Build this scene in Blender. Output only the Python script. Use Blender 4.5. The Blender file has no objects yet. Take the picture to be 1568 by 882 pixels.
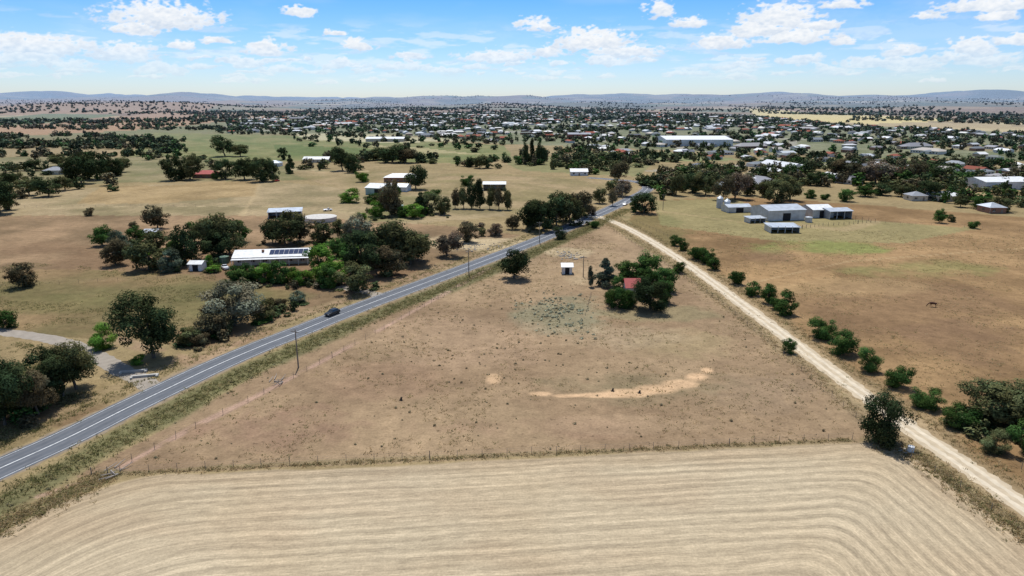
import bpy, bmesh, math, random
import numpy as np
from mathutils import Vector, Matrix
random.seed(7)
RNG = np.random.default_rng(11)
scene = bpy.context.scene
COL = scene.collection

# ------------------------------------------------------------------ survey
CAM_H = 55.0
FPX = 1045.0
PITCH = math.atan((441 - 154) / FPX)
SP, CP = math.sin(PITCH), math.cos(PITCH)

def P(x, y):
    """bearing measured in the survey photo -> metres on the ground plane"""
    dx = (x - 784) / FPX
    dy = -(y - 441) / FPX
    z = -SP + dy * CP
    t = CAM_H / max(-z, 0.0035)
    return (dx * t, (CP + dy * SP) * t)

def mpp(y):
    dy = -(y - 441) / FPX
    return CAM_H / max(SP - dy * CP, 0.0035) / FPX

def srgb(r, g, b, k=0.76):
    o = []
    m = (r + g + b) / 3.0
    for c in (r, g, b):
        c = (c * .93 + m * .07) / 255.0
        c = c / 12.92 if c <= 0.04045 else ((c + 0.055) / 1.055) ** 2.4
        o.append(c * k)
    return np.array(o)

# ------------------------------------------------------------------ noise
def _hash(xi, yi, seed):
    h = (xi * 374761393 + yi * 668265263 + seed * 144269504) & 0xffffffff
    h = ((h ^ (h >> 13)) * 1274126177) & 0xffffffff
    h = h ^ (h >> 16)
    return h / 4294967295.0

def vnoise(x, y, seed=0):
    xf = np.floor(x); yf = np.floor(y)
    xi = xf.astype(np.int64); yi = yf.astype(np.int64)
    fx = x - xf; fy = y - yf
    fx = fx * fx * (3 - 2 * fx); fy = fy * fy * (3 - 2 * fy)
    a = _hash(xi, yi, seed); b = _hash(xi + 1, yi, seed)
    c = _hash(xi, yi + 1, seed); d = _hash(xi + 1, yi + 1, seed)
    return (a * (1 - fx) + b * fx) * (1 - fy) + (c * (1 - fx) + d * fx) * fy

def fbm(x, y, seed=0, o=4):
    s = 0; a = 0.5; t = 0
    for i in range(o):
        s = s + a * vnoise(x, y, seed + i * 17); t += a
        x, y = (x * 1.62 + y * 1.2) + 5.1, (y * 1.62 - x * 1.2) + 3.7; a *= 0.5
    return s / t

def sstep(a, b, x):
    t = np.clip((x - a) / (b - a), 0, 1)
    return t * t * (3 - 2 * t)

def inpoly(X, Y, poly):
    inside = np.zeros(X.shape, bool)
    n = len(poly)
    for i in range(n):
        x1, y1 = poly[i]; x2, y2 = poly[(i + 1) % n]
        if y1 == y2: continue
        c = ((y1 > Y) != (y2 > Y)) & (X < (x2 - x1) * (Y - y1) / (y2 - y1) + x1)
        inside ^= c
    return inside

def dpoly(X, Y, pts):
    best = np.full(X.shape, 1e12)
    for (x1, y1), (x2, y2) in zip(pts[:-1], pts[1:]):
        vx, vy = x2 - x1, y2 - y1
        L = vx * vx + vy * vy + 1e-9
        t = np.clip(((X - x1) * vx + (Y - y1) * vy) / L, 0, 1)
        d = (X - x1 - t * vx) ** 2 + (Y - y1 - t * vy) ** 2
        best = np.minimum(best, d)
    return np.sqrt(best)

def height(X, Y):
    d = np.hypot(X, Y)
    z = sstep(1900, 5500, d) * (fbm(X / 1100, Y / 1300, 3, 3) * 105 - 34)
    z = z + sstep(7500, 16000, d) * (fbm(X / 2200 + 9, Y / 6000, 8, 4) ** 2) * 340
    return z

# ------------------------------------------------------------------ mesh helpers
def np_mesh(name, V, F, col=None, attrs=None):
    V = np.asarray(V, np.float32); F = np.asarray(F, np.int32)
    me = bpy.data.meshes.new(name)
    me.vertices.add(len(V)); me.vertices.foreach_set('co', V.ravel())
    k = F.shape[1]; m = len(F)
    me.loops.add(m * k); me.loops.foreach_set('vertex_index', F.ravel())
    me.polygons.add(m)
    me.polygons.foreach_set('loop_start', np.arange(0, m * k, k, dtype=np.int32))
    me.update(calc_edges=True)
    if col is not None:
        a = me.color_attributes.new('Col', 'FLOAT_COLOR', 'POINT')
        c = np.ones((len(V), 4), np.float32); c[:, :3] = col
        a.data.foreach_set('color', c.ravel())
    for n, arr in (attrs or {}).items():
        a = me.attributes.new(n, 'FLOAT', 'POINT')
        a.data.foreach_set('value', np.asarray(arr, np.float32))
    return me

def add(name, me, parent=None, loc=(0, 0, 0), rot=0, mats=None):
    ob = bpy.data.objects.new(name, me)
    COL.objects.link(ob)
    ob.location = loc; ob.rotation_euler = (0, 0, rot)
    if parent: ob.parent = parent
    if mats and me is not None:
        for m in mats: me.materials.append(m)
    return ob

class Geo:
    def __init__(s): s.v = []; s.f = []
    def poly(s, pts, faces):
        b = len(s.v); s.v += [tuple(p) for p in pts]
        s.f += [tuple(b + i for i in f) for f in faces]
    def box(s, x0, x1, y0, y1, z0, z1):
        s.poly([(x0, y0, z0), (x1, y0, z0), (x1, y1, z0), (x0, y1, z0), (x0, y0, z1), (x1, y0, z1), (x1, y1, z1), (x0, y1, z1)],
               [(3, 2, 1, 0), (4, 5, 6, 7), (0, 1, 5, 4), (1, 2, 6, 5), (2, 3, 7, 6), (3, 0, 4, 7)])
    def tube(s, p0, p1, r0, r1, n=8, cap=True):
        p0 = Vector(p0); p1 = Vector(p1); d = (p1 - p0).normalized()
        a = d.orthogonal().normalized(); c = d.cross(a)
        pts = []
        for p, r in ((p0, r0), (p1, r1)):
            for i in range(n):
                t = 2 * math.pi * i / n
                pts.append(p + a * math.cos(t) * r + c * math.sin(t) * r)
        fs = [(i, (i + 1) % n, n + (i + 1) % n, n + i) for i in range(n)]
        if cap: fs += [tuple(range(n - 1, -1, -1)), tuple(range(n, 2 * n))]
        s.poly(pts, fs)
    def mesh(s, name):
        me = bpy.data.meshes.new(name); me.from_pydata(s.v, [], s.f); me.update(); return me

# ------------------------------------------------------------------ materials
def newmat(name):
    m = bpy.data.materials.new(name); m.use_nodes = True
    nt = m.node_tree; b = nt.nodes['Principled BSDF']
    return m, nt, b

_mc = {}
def M(name, c, rough=0.7, metal=0.0, nscale=0.8, namt=0.25, spec=0.3):
    if name in _mc: return _mc[name]
    m, nt, b = newmat(name)
    tc = nt.nodes.new('ShaderNodeTexCoord')
    n = nt.nodes.new('ShaderNodeTexNoise'); n.inputs['Scale'].default_value = nscale; n.inputs['Detail'].default_value = 4
    mr = nt.nodes.new('ShaderNodeMapRange'); mr.inputs[1].default_value = .25; mr.inputs[2].default_value = .75
    mr.inputs[3].default_value = 1 - namt; mr.inputs[4].default_value = 1 + namt * .5
    vm = nt.nodes.new('ShaderNodeVectorMath'); vm.operation = 'SCALE'; vm.inputs[0].default_value = tuple(c)
    nt.links.new(tc.outputs['Object'], n.inputs['Vector']); nt.links.new(n.outputs[0], mr.inputs[0])
    nt.links.new(mr.outputs[0], vm.inputs['Scale']); nt.links.new(vm.outputs[0], b.inputs['Base Color'])
    b.inputs['Roughness'].default_value = rough; b.inputs['Metallic'].default_value = metal
    b.inputs['Specular IOR Level'].default_value = spec
    _mc[name] = m
    return m

HAZE_TINT = (.205, .275, .375)  # bluish aerial haze, painted into the colour of far surfaces
def M_attr(name, rough=0.85, rnd=False, tint=None, trans=0.0, haze=False):
    """diffuse (+ translucent) surface driven by the vertex colour"""
    if name in _mc: return _mc[name]
    m = bpy.data.materials.new(name); m.use_nodes = True
    nt = m.node_tree; nt.nodes.clear(); N = nt.nodes.new; L = nt.links.new
    a = N('ShaderNodeAttribute'); a.attribute_name = 'Col'
    out = a.outputs['Color']
    if tint is not None:
        vm = N('ShaderNodeVectorMath'); vm.operation = 'MULTIPLY'; vm.inputs[1].default_value = tuple(tint)
        L(out, vm.inputs[0]); out = vm.outputs[0]
    if rnd:
        oi = N('ShaderNodeObjectInfo')
        mr = N('ShaderNodeMapRange'); mr.inputs[3].default_value = .75; mr.inputs[4].default_value = 1.3
        L(oi.outputs['Random'], mr.inputs[0])
        v2 = N('ShaderNodeVectorMath'); v2.operation = 'SCALE'
        L(out, v2.inputs[0]); L(mr.outputs[0], v2.inputs['Scale']); out = v2.outputs[0]
    d = N('ShaderNodeBsdfDiffuse'); L(out, d.inputs[0]); sh = d.outputs[0]
    if trans:
        t = N('ShaderNodeBsdfTranslucent'); L(out, t.inputs[0])
        mx = N('ShaderNodeMixShader'); mx.inputs[0].default_value = trans; L(sh, mx.inputs[1]); L(t.outputs[0], mx.inputs[2]); sh = mx.outputs[0]
    o = N('ShaderNodeOutputMaterial'); L(sh, o.inputs[0])
    _mc[name] = m
    return m
def haze_tinted(C, d, k=1.0):  # blends painted haze into vertex colour, stronger with distance from origin
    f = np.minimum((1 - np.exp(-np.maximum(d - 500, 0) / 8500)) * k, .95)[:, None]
    return C * (1 - f) + np.array(HAZE_TINT) * f

WHITE = M('white_painted_steel', (.74, .74, .72), .45)
CREAM = M('cream_weatherboard', (.55, .50, .40), .7)
BRICK = M('brick_wall', (.28, .15, .10), .85, nscale=3)
SILVER = M('galvanised_steel', (.50, .53, .56), .42, .35, nscale=.5)
GREYR = M('grey_roof', (.26, .27, .29), .6)
REDR = M('rusty_red_roof', (.38, .07, .06), .7)
TEAL = M('pale_green_steel', (.30, .42, .38), .5)
DARK = M('painted_interior_shade', (.02, .02, .022), .8)  # near-black colour standing in for shade inside shed doorways
GLASS = M('window_glass', (.03, .04, .05), .12, spec=.6, namt=.1)
SOLAR = M('solar_cell', (.015, .025, .07), .18, spec=.6, namt=.1)
WOOD = M('weathered_timber', (.24, .20, .16), .9, nscale=4)
BARK = M('bark', (.14, .115, .09), .95, nscale=6, namt=.4)
CONC = M('concrete', (.48, .46, .42), .85)
TYRE = M('tyre_rubber', (.02, .02, .02), .9)
STONE = M('stone', (.42, .38, .32), .9, nscale=2, namt=.4)

# ------------------------------------------------------------------ key lines (world metres)
def PL(pts): return [P(*p) for p in pts]
def smooth(pts, n=10):
    out = []
    q = [pts[0]] + list(pts) + [pts[-1]]
    for i in range(1, len(q) - 2):
        p0, p1, p2, p3 = [np.array(a, float) for a in q[i - 1:i + 3]]
        for k in range(n):
            t = k / n
            out.append(.5 * ((2 * p1) + (-p0 + p2) * t + (2 * p0 - 5 * p1 + 4 * p2 - p3) * t * t + (-p0 + 3 * p1 - 3 * p2 + p3) * t ** 3))
    out.append(np.array(pts[-1], float))
    return [tuple(o) for o in out]

ROAD = smooth(PL([(-190, 800), (-90, 758), (0, 717), (100, 672), (190, 627), (250, 598), (330, 560), (400, 530), (456, 508), (508, 487), (560, 467),
                  (630, 441), (700, 415), (745, 398), (800, 377), (850, 357), (900, 335), (940, 317), (968, 303), (986, 294), (992, 287), (984, 281), (968, 277.5), (940, 275), (900, 272)]))
GRAVEL = smooth(PL([(915, 331), (935, 338), (960, 349), (1000, 371), (1050, 403), (1100, 439), (1150, 476), (1200, 513), (1250, 551), (1310, 595),
                    (1345, 620), (1400, 660), (1450, 694), (1500, 728), (1568, 775), (1660, 835)]))
DRIVE = smooth(PL([(-60, 500), (0, 508), (60, 516), (110, 528), (150, 546), (185, 566), (215, 582), (240, 596)]))
DRIVE2 = smooth(PL([(470, 432), (520, 440), (560, 446), (585, 455)]))

tA, tB = P(200, 736), P(1290, 684)
rA, rB = P(1392, 702), P(1568, 836)
lA, lB = P(175, 741), P(0, 826)
def sline(X, Y, a, b, ref):
    nx, ny = -(b[1] - a[1]), (b[0] - a[0]); L = math.hypot(nx, ny); nx /= L; ny /= L
    s = 1 if (ref[0] - a[0]) * nx + (ref[1] - a[1]) * ny > 0 else -1
    return s * ((X - a[0]) * nx + (Y - a[1]) * ny)
ref = P(750, 860)
def smin(a, b, k):
    h = np.clip(.5 + .5 * (b - a) / k, 0, 1)
    return b * (1 - h) + a * h - k * h * (1 - h)
def rowdist(X, Y):
    t = sline(X, Y, tA, tB, ref); r = sline(X, Y, rA, rB, ref); l = sline(X, Y, lA, lB, ref)
    wob = (fbm(X / 9, Y / 9, 77, 2) - .5) * .7
    return smin(smin(t, r, 4), l, 8) + 1.2 + wob

# ------------------------------------------------------------------ ground
def build_ground():
    az = np.radians(np.concatenate([np.linspace(-180, -52, 40)[:-1], np.linspace(-52, 52, 860), np.linspace(52, 180, 40)[1:]]))
    ang = np.radians(np.linspace(42, 1.26, 470))
    r = np.concatenate([[0.01, 15, 30, 45], CAM_H / np.tan(ang), np.geomspace(2500, 30000, 150)[1:]])
    R, A = np.meshgrid(r, az, indexing='ij')
    X = (R * np.sin(A)).ravel(); Y = (R * np.cos(A)).ravel()
    nr, na = R.shape
    d = np.hypot(X, Y)
    Z = height(X, Y)
    amp = 0.012 * d
    wx = X + (fbm(X / (8 + d * .03), Y / (8 + d * .03), 31, 3) - .5) * amp
    wy = Y + (fbm(X / (8 + d * .03), Y / (8 + d * .03), 57, 3) - .5) * amp
    n1 = fbm(X / 60, Y / 60, 1, 4)[:, None]
    n2 = sstep(.25, .75, fbm(X / 22, Y / 22, 5, 5))[:, None]
    C = srgb(172, 148, 108) * (1 - n1) + srgb(148, 132, 92) * n1
    th = .35
    gx = (wx * math.cos(th) - wy * math.sin(th)); gy = (wx * math.sin(th) + wy * math.cos(th))
    ci = np.floor(gx / 520).astype(np.int64); cj = np.floor((gy + _hash(ci, ci * 0, 3) * 300) / 420).astype(np.int64)
    h = _hash(ci, cj, 9)
    pal = np.array([srgb(172, 144, 108), srgb(152, 132, 96), srgb(132, 130, 90), srgb(184, 162, 118), srgb(160, 128, 94), srgb(122, 122, 84), srgb(152, 122, 90), srgb(196, 176, 130)])
    PC = pal[(h * 7.99).astype(int)]
    f = sstep(900, 1500, d)[:, None]
    C = C * (1 - f) + PC * f
    woods = sstep(.50, .62, fbm(X / 700, Y / 1100, 40, 5)) * sstep(3000, 6000, d)
    C = C * (1 - .75 * woods[:, None]) + srgb(86, 94, 66) * .75 * woods[:, None]
    def poly(pts, c, k=1.0, c2=None):
        nonlocal C
        m = inpoly(wx, wy, PL(pts)).astype(float)[:, None] * k
        cc = c if c2 is None else c * (1 - n2) + c2 * n2
        C = C * (1 - m) + cc * m
    poly([(-100, 160), (330, 159), (380, 164), (300, 172), (-100, 180)], srgb(176, 142, 104))
    poly([(-100, 192), (120, 186), (250, 172), (345, 170), (345, 186), (200, 200), (60, 206), (-100, 206)], srgb(178, 142, 104))
    poly([(-60, 184), (70, 176), (190, 176), (60, 190), (-60, 192)], srgb(126, 130, 84))
    poly([(335, 204), (350, 184), (640, 176), (900, 173), (1150, 178), (1300, 192), (1700, 210), (1700, 252), (1350, 240), (1000, 229), (760, 220), (600, 205)], srgb(142, 140, 106), c2=srgb(118, 122, 84))
    poly([(240, 203), (450, 208), (770, 222), (780, 238), (740, 252), (560, 246), (300, 250), (200, 240)], srgb(120, 127, 76), c2=srgb(146, 140, 92))
    poly([(455, 205), (560, 205), (720, 215), (600, 219), (470, 214)], srgb(190, 180, 140))
    poly([(560, 222), (640, 226), (740, 236), (640, 234)], srgb(172, 160, 114))
    poly([(420, 222), (560, 226), (600, 240), (430, 238)], srgb(104, 118, 66), .8)
    poly([(-100, 240), (280, 240), (520, 262), (500, 275), (260, 278), (-100, 290)], srgb(156, 142, 104), c2=srgb(126, 122, 82))
    poly([(-100, 300), (60, 292), (400, 275), (560, 292), (740, 300), (780, 330), (600, 345), (400, 330), (-100, 345)], srgb(178, 156, 118), c2=srgb(144, 130, 94))
    poly([(150, 288), (400, 276), (392, 300), (240, 312), (120, 312)], srgb(182, 154, 108), .7, c2=srgb(164, 136, 94))
    poly([(430, 262), (570, 262), (780, 268), (960, 280), (960, 300), (800, 330), (700, 300), (520, 290)], srgb(176, 152, 114), c2=srgb(144, 130, 90))
    poly([(-200, 330), (420, 330), (680, 345), (800, 360), (620, 430), (400, 500), (-200, 450)], srgb(168, 138, 104), c2=srgb(130, 108, 80))
    poly([(-200, 415), (120, 412), (330, 422), (470, 452), (330, 540), (200, 520), (-200, 505)], srgb(116, 108, 70), c2=srgb(152, 126, 90))
    poly([(-200, 500), (0, 505), (120, 530), (220, 590), (100, 650), (-200, 790)], srgb(172, 148, 106), c2=srgb(138, 120, 84))
    poly([(900, 340), (930, 342), (1120, 470), (1320, 625), (1400, 700), (1300, 676), (180, 728), (120, 730), (560, 478), (760, 402)],
         srgb(172, 145, 111), c2=srgb(150, 124, 95))
    poly([(990, 308), (1120, 300), (1300, 312), (1800, 352), (1800, 1000), (1400, 660), (1000, 368), (960, 338)], srgb(174, 140, 98), c2=srgb(136, 108, 74))
    poly([(1000, 308), (1120, 302), (1170, 330), (1300, 335), (1500, 350), (1380, 372), (1180, 368), (1010, 345)], srgb(154, 144, 98), .8)
    poly([(1150, 169), (1330, 176), (1480, 184), (1330, 190), (1160, 181)], srgb(220, 198, 130))
    poly([(1330, 205), (1568, 225), (1700, 232), (1700, 240), (1400, 226)], srgb(164, 142, 102), .6)
    poly([(1150, 245), (1350, 240), (1568, 262), (1568, 272), (1300, 262)], srgb(136, 136, 90))
    poly([(900, 232), (1010, 232), (1150, 245), (1000, 248), (900, 242)], srgb(140, 144, 96))
    poly([(760, 240), (900, 240), (1000, 250), (980, 270), (800, 262)], srgb(138, 136, 92), .8)

    def blob(cx, cy, rx, ry, c, k=.7, hard=1.2, nz=1.0):
        nonlocal C
        c0 = np.array(P(cx, cy)); a = np.array(P(cx + rx, cy)) - c0; b = np.array(P(cx, cy - ry)) - c0
        M2 = np.linalg.inv(np.array([[a[0], b[0]], [a[1], b[1]]]))
        u = M2[0, 0] * (X - c0[0]) + M2[0, 1] * (Y - c0[1]); v = M2[1, 0] * (X - c0[0]) + M2[1, 1] * (Y - c0[1])
        q = u * u + v * v
        m = np.clip((1.0 - q) * hard + ((n2[:, 0] - .5) * 1.5 + (fbm(X / 3, Y / 3, 4, 3) - .5) * 1.2) * nz, 0, 1) * (q < 2.2) * np.clip(2.2 - q, 0, 1) * k
        C = C * (1 - m[:, None]) + c * m[:, None]
    G1 = srgb(122, 124, 76); BR = srgb(142, 112, 84); LT = srgb(204, 182, 142); OR = srgb(226, 186, 142)
    for b in [(860, 480, 75, 32, srgb(140, 140, 110), .6), (1000, 350, 60, 25, G1, .4), (1280, 380, 120, 12, srgb(140, 146, 82), .8), (1420, 410, 130, 14, srgb(146, 148, 88), .45),
              (1190, 392, 50, 10, BR, .5), (1390, 470, 180, 40, BR, .45), (1480, 520, 110, 40, BR, .45), (1180, 420, 90, 20, srgb(194, 156, 108), .5), (1300, 440, 120, 14, srgb(190, 158, 112), .4),
              (420, 415, 120, 26, BR, .75), (300, 390, 120, 20, BR, .65), (160, 400, 100, 14, BR, .5), (590, 425, 90, 22, BR, .65), (600, 335, 90, 12, G1, .5), (620, 310, 80, 12, G1, .4),
              (100, 460, 120, 18, srgb(108, 108, 64), .5), (290, 470, 80, 22, srgb(108, 110, 64), .45), (420, 455, 60, 12, srgb(108, 110, 64), .4), (250, 350, 90, 10, BR, .4), (60, 380, 90, 14, BR, .5), (330, 515, 90, 14, BR, .6), (75, 630, 90, 24, BR, .6),
              (760, 374, 50, 12, LT, .8), (700, 372, 60, 10, LT, .6), (870, 386, 50, 8, LT, .7), (885, 420, 40, 20, LT, .4), (700, 520, 150, 34, srgb(182, 152, 120), .5), (925, 337, 22, 6, LT, .9),
              (420, 655, 170, 34, srgb(156, 122, 100), .55), (760, 655, 200, 22, srgb(162, 130, 104), .5), (1150, 600, 110, 30, srgb(156, 132, 104), .6),
              (1040, 530, 90, 26, srgb(174, 154, 112), .5), (1010, 480, 100, 12, srgb(148, 140, 102), .5), (930, 650, 150, 14, srgb(180, 152, 118), .4),
              (980, 588, 150, 26, srgb(140, 126, 94), .65), (590, 585, 90, 30, srgb(164, 132, 104), .4), (950, 518, 110, 20, srgb(188, 164, 130), .5)]:
        blob(*b)
    for b in [(920, 605, 42, 5), (960, 602, 48, 8), (1005, 596, 40, 9), (1040, 588, 36, 9), (1066, 577, 22, 8), (1082, 567, 12, 5), (870, 606, 30, 3), (828, 603, 20, 4)]:
        blob(*b, OR, .85, 1.6, .45)
    blob(756, 580, 12, 9, OR, .6, 1.2, .6)

    def line(pts, w, c, k=.8, soft=.5, brk=0.0, pre=False):
        nonlocal C
        pp = pts if pre else PL(pts)
        q = dpoly(X, Y, pp) + (n2[:, 0] - .5) * w * .5
        m = (1 - sstep(w * (1 - soft), w, q)) * k
        if brk: m = m * sstep(brk - .1, brk + .1, fbm(X / 6, Y / 6, 91, 3))
        C = C * (1 - m[:, None]) + c * m[:, None]
    line([P(-190, 880), P(60, 742)] + [(p[0] + 8, p[1] - 3) for p in ROAD[30:170:10]], 5.5, srgb(118, 116, 78), .85, .5, 0, True)
    line([(p[0] - 8, p[1] + 4) for p in ROAD[:170:8]], 4, srgb(160, 138, 102), .6, .5, 0, True)
    line(ROAD[:235:4], 5.2, srgb(168, 146, 120), .6, .2, 0, True)
    line([(60, 760), (165, 726), (300, 652), (380, 613), (470, 566), (560, 517), (650, 467), (740, 416), (800, 387)], 1.2, srgb(194, 158, 136), .7, .6, .4)
    line([(180, 520), (300, 556), (330, 540), (450, 488), (560, 450), (660, 415), (740, 388)], 3.0, srgb(174, 142, 114), .6, .6, .4)
    line(GRAVEL, 7.5, srgb(154, 134, 100), .7, .5, 0, True)
    line(GRAVEL, 4.0, srgb(180, 155, 118), .7, .4, 0, True)
    line([(1340, 680), (1400, 696), (1470, 745), (1560, 812), (1700, 910)], 3.0, srgb(140, 124, 88), .8, .5)
    line([(140, 728), (400, 712), (700, 700), (1000, 688), (1300, 674)], 1.0, srgb(146, 130, 94), .6, .6)
    line([(165, 727), (90, 765), (0, 806), (-160, 880)], 3.6, srgb(122, 116, 78), .8, .5)
    line([(250, 250), (300, 256), (560, 262)], 3, LT, .6)
    line([(400, 275), (390, 300), (370, 330)], 1.5, srgb(190, 166, 124), .5)
    line([(60, 320), (200, 316), (410, 316), (600, 330)], 1.5, srgb(196, 174, 132), .5)
    line([(1170, 345), (1060, 330), (1000, 322)], 2.0, srgb(190, 165, 120), .5)
    line([(1120, 440), (1300, 400), (1568, 380)], .7, srgb(196, 168, 124), .45)
    line([(1230, 345), (1290, 352), (1340, 340)], 4.0, srgb(186, 160, 120), .5)
    for s in ([(620, 208), (900, 190), (1120, 182)], [(900, 216), (1150, 212), (1500, 218)], [(1000, 262), (1200, 250), (1568, 262)], [(1040, 228), (1080, 200), (1100, 180)], [(1200, 235), (1230, 200)], [(640, 198), (900, 205), (1100, 235)], [(1100, 290), (1160, 262), (1180, 240)], [(400, 200), (640, 186), (900, 180)]):
        line(s, 7, srgb(176, 168, 152), .7, .3)
    row = rowdist(X, Y)
    stub = sstep(-.2, .6, row + (n2[:, 0] - .5) * 1.0) * (Y < 125)
    SC = srgb(210, 190, 156) * (1 - n2 * .4) + srgb(196, 170, 132) * n2 * .4
    sc2 = sstep(.45, .7, fbm(X / 22, Y / 10, 66, 3))[:, None]
    SC = SC * (1 - .3 * sc2) + srgb(192, 164, 130) * .3 * sc2
    hd = ((1 - sstep(2.0, 5.0, row)) * .35)[:, None]
    SC = SC * (1 - hd) + srgb(176, 150, 116) * hd
    C = C * (1 - stub[:, None]) + SC * stub[:, None]
    C = haze_tinted(C, d)
    idx = np.arange(nr * na).reshape(nr, na)
    F = np.stack([idx[:-1, :-1], idx[1:, :-1], idx[1:, 1:], idx[:-1, 1:]], -1).reshape(-1, 4)[:, ::-1]
    me = np_mesh('ground', np.stack([X, Y, Z], 1), F, C, {'row': row, 'stub': stub})
    me.polygons.foreach_set('use_smooth', np.ones(len(F), bool))
    m, nt, b = newmat('grassland'); N = nt.nodes.new; L = nt.links.new
    geo = N('ShaderNodeNewGeometry')
    def noise(scale, det=5, rough=.6, vec=None):
        n = N('ShaderNodeTexNoise'); n.inputs['Scale'].default_value = scale; n.inputs['Detail'].default_value = det; n.inputs['Roughness'].default_value = rough
        L(vec if vec else geo.outputs['Position'], n.inputs['Vector']); return n.outputs[0]
    def rng(s, a, bb, lo, hi):
        r_ = N('ShaderNodeMapRange'); r_.inputs[1].default_value = a; r_.inputs[2].default_value = bb; r_.inputs[3].default_value = lo; r_.inputs[4].default_value = hi
        L(s, r_.inputs[0]); return r_.outputs[0]
    def mul(a, c, op='MULTIPLY'):
        q = N('ShaderNodeMath'); q.operation = op
        for i, s in enumerate((a, c)):
            if isinstance(s, (int, float)): q.inputs[i].default_value = s
            else: L(s, q.inputs[i])
        return q.outputs[0]
    ca = N('ShaderNodeAttribute'); ca.attribute_name = 'Col'
    ra = N('ShaderNodeAttribute'); ra.attribute_name = 'row'
    sa = N('ShaderNodeAttribute'); sa.attribute_name = 'stub'
    big = rng(noise(.05, 6, .65), .3, .7, .82, 1.15)
    midn = rng(noise(.35, 5, .7), .3, .7, .78, 1.20)
    fine = rng(noise(2.2, 3, .7), .3, .7, .82, 1.18)
    tuft = rng(noise(.9, 3, .65), .60, .70, 1.0, .60)
    grass = mul(mul(mul(big, midn), fine), tuft)
    sx = N('ShaderNodeSeparateXYZ'); L(geo.outputs['Position'], sx.inputs[0])
    along = mul(sx.outputs[0], sx.outputs[1], 'SUBTRACT')
    cv = N('ShaderNodeCombineXYZ'); L(mul(ra.outputs['Fac'], 1.3), cv.inputs[0]); L(mul(along, .04), cv.inputs[1])
    streak = rng(noise(1.0, 4, .65, cv.outputs[0]), .3, .7, .74, 1.18)
    cv2 = N('ShaderNodeCombineXYZ'); L(mul(ra.outputs['Fac'], 5.0), cv2.inputs[0]); L(mul(along, .6), cv2.inputs[1])
    streak2 = rng(noise(1.0, 3, .6, cv2.outputs[0]), .3, .7, .80, 1.14)
    ph = mul(mul(ra.outputs['Fac'], 2 * math.pi / 2.1), mul(noise(.12, 3), 7.0), 'ADD')
    sn = N('ShaderNodeMath'); sn.operation = 'SINE'; L(ph, sn.inputs[0])
    stripe = rng(sn.outputs[0], -.8, .6, .87, 1.05)
    sfine = rng(noise(3.0, 3, .7), .3, .7, .80, 1.12)
    patch = rng(noise(.5, 4, .7), .3, .7, .9, 1.08)
    rows = mul(mul(mul(mul(streak, stripe), streak2), sfine), patch)
    mx = N('ShaderNodeMix'); L(sa.outputs['Fac'], mx.inputs[0]); L(grass, mx.inputs[2]); L(rows, mx.inputs[3])
    vm = N('ShaderNodeVectorMath'); vm.operation = 'SCALE'; L(ca.outputs['Color'], vm.inputs[0]); L(mx.outputs[0], vm.inputs['Scale'])
    L(vm.outputs[0], b.inputs['Base Color'])
    b.inputs['Roughness'].default_value = .95; b.inputs['Specular IOR Level'].default_value = .03
    add('ground', me, mats=[m])
build_ground()

# ------------------------------------------------------------------ roads
def strip(name, pts, w, z, mat, jit=0.0, off=0.0, dash=None):
    pts = [np.array(p, float) for p in pts]
    if jit or dash:
        q = [pts[0]]
        for a, b in zip(pts[:-1], pts[1:]):
            n = max(1, int(np.linalg.norm(b - a) / 1.2))
            for i in range(1, n + 1): q.append(a + (b - a) * i / n)
        pts = q
    V = []; F = []; s = 0
    for i, p in enumerate(pts):
        t = pts[min(i + 1, len(pts) - 1)] - pts[max(i - 1, 0)]; t = t / (np.linalg.norm(t) + 1e-9); n = np.array([-t[1], t[0]])
        a = w / 2 + (random.uniform(-jit, jit)); c = w / 2 + (random.uniform(-jit, jit))
        l = p + n * (off + a); r = p + n * (off - c)
        V += [(l[0], l[1], z), (r[0], r[1], z)]
        if i:
            s += np.linalg.norm(pts[i] - pts[i - 1])
            if not dash or (s % (dash[0] + dash[1])) < dash[0]:
                k = 2 * i; F.append((k - 2, k - 1, k + 1, k))
    me = bpy.data.meshes.new(name); me.from_pydata(V, [], F); me.update()
    return add(name, me, mats=[mat])
ASPH = M('asphalt', (.105, .115, .13), .85, nscale=.35, namt=.22)
GRV = M('pale_gravel', srgb(208, 188, 156, .8), .95, nscale=.6, namt=.22)
GRV2 = M('driveway_gravel', srgb(170, 158, 142), .95, nscale=.6, namt=.2)
PAINT = M('white_road_paint', (.72, .72, .70), .6, nscale=1.5, namt=.4)
SHO = M('road_shoulder_gravel', srgb(158, 140, 114), .95, nscale=.8, namt=.3)
strip('road_shoulder', ROAD, 8.6, .008, SHO, .35)
strip('sealed_road', ROAD, 7.4, .016, ASPH, .06)
TRK = M('worn_wheel_path', (.125, .132, .145), .8, nscale=.5, namt=.2)
for o in (1.0, 2.4, -1.0, -2.4): strip('worn_wheel_path', ROAD, .55, .02, TRK, .1, o)
strip('road_centre_line', ROAD, .2, .024, PAINT, 0, 0)
strip('road_edge_line', ROAD, .10, .024, PAINT, 0, 3.2)
strip('road_edge_line', ROAD, .10, .024, PAINT, 0, -3.2)
strip('gravel_road', GRAVEL, 4.4, .012, GRV, .35)
WT = M('gravel_wheel_track', srgb(226, 209, 180, .8), .95, nscale=.7, namt=.2)
strip('gravel_wheel_track', GRAVEL, .9, .017, WT, .2, .9)
strip('gravel_wheel_track', GRAVEL, .9, .017, WT, .2, -.9)
strip('gravel_driveway', DRIVE, 4.2, .012, GRV2, .3)
strip('gravel_driveway', DRIVE2, 4.0, .012, GRV2, .4)
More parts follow.
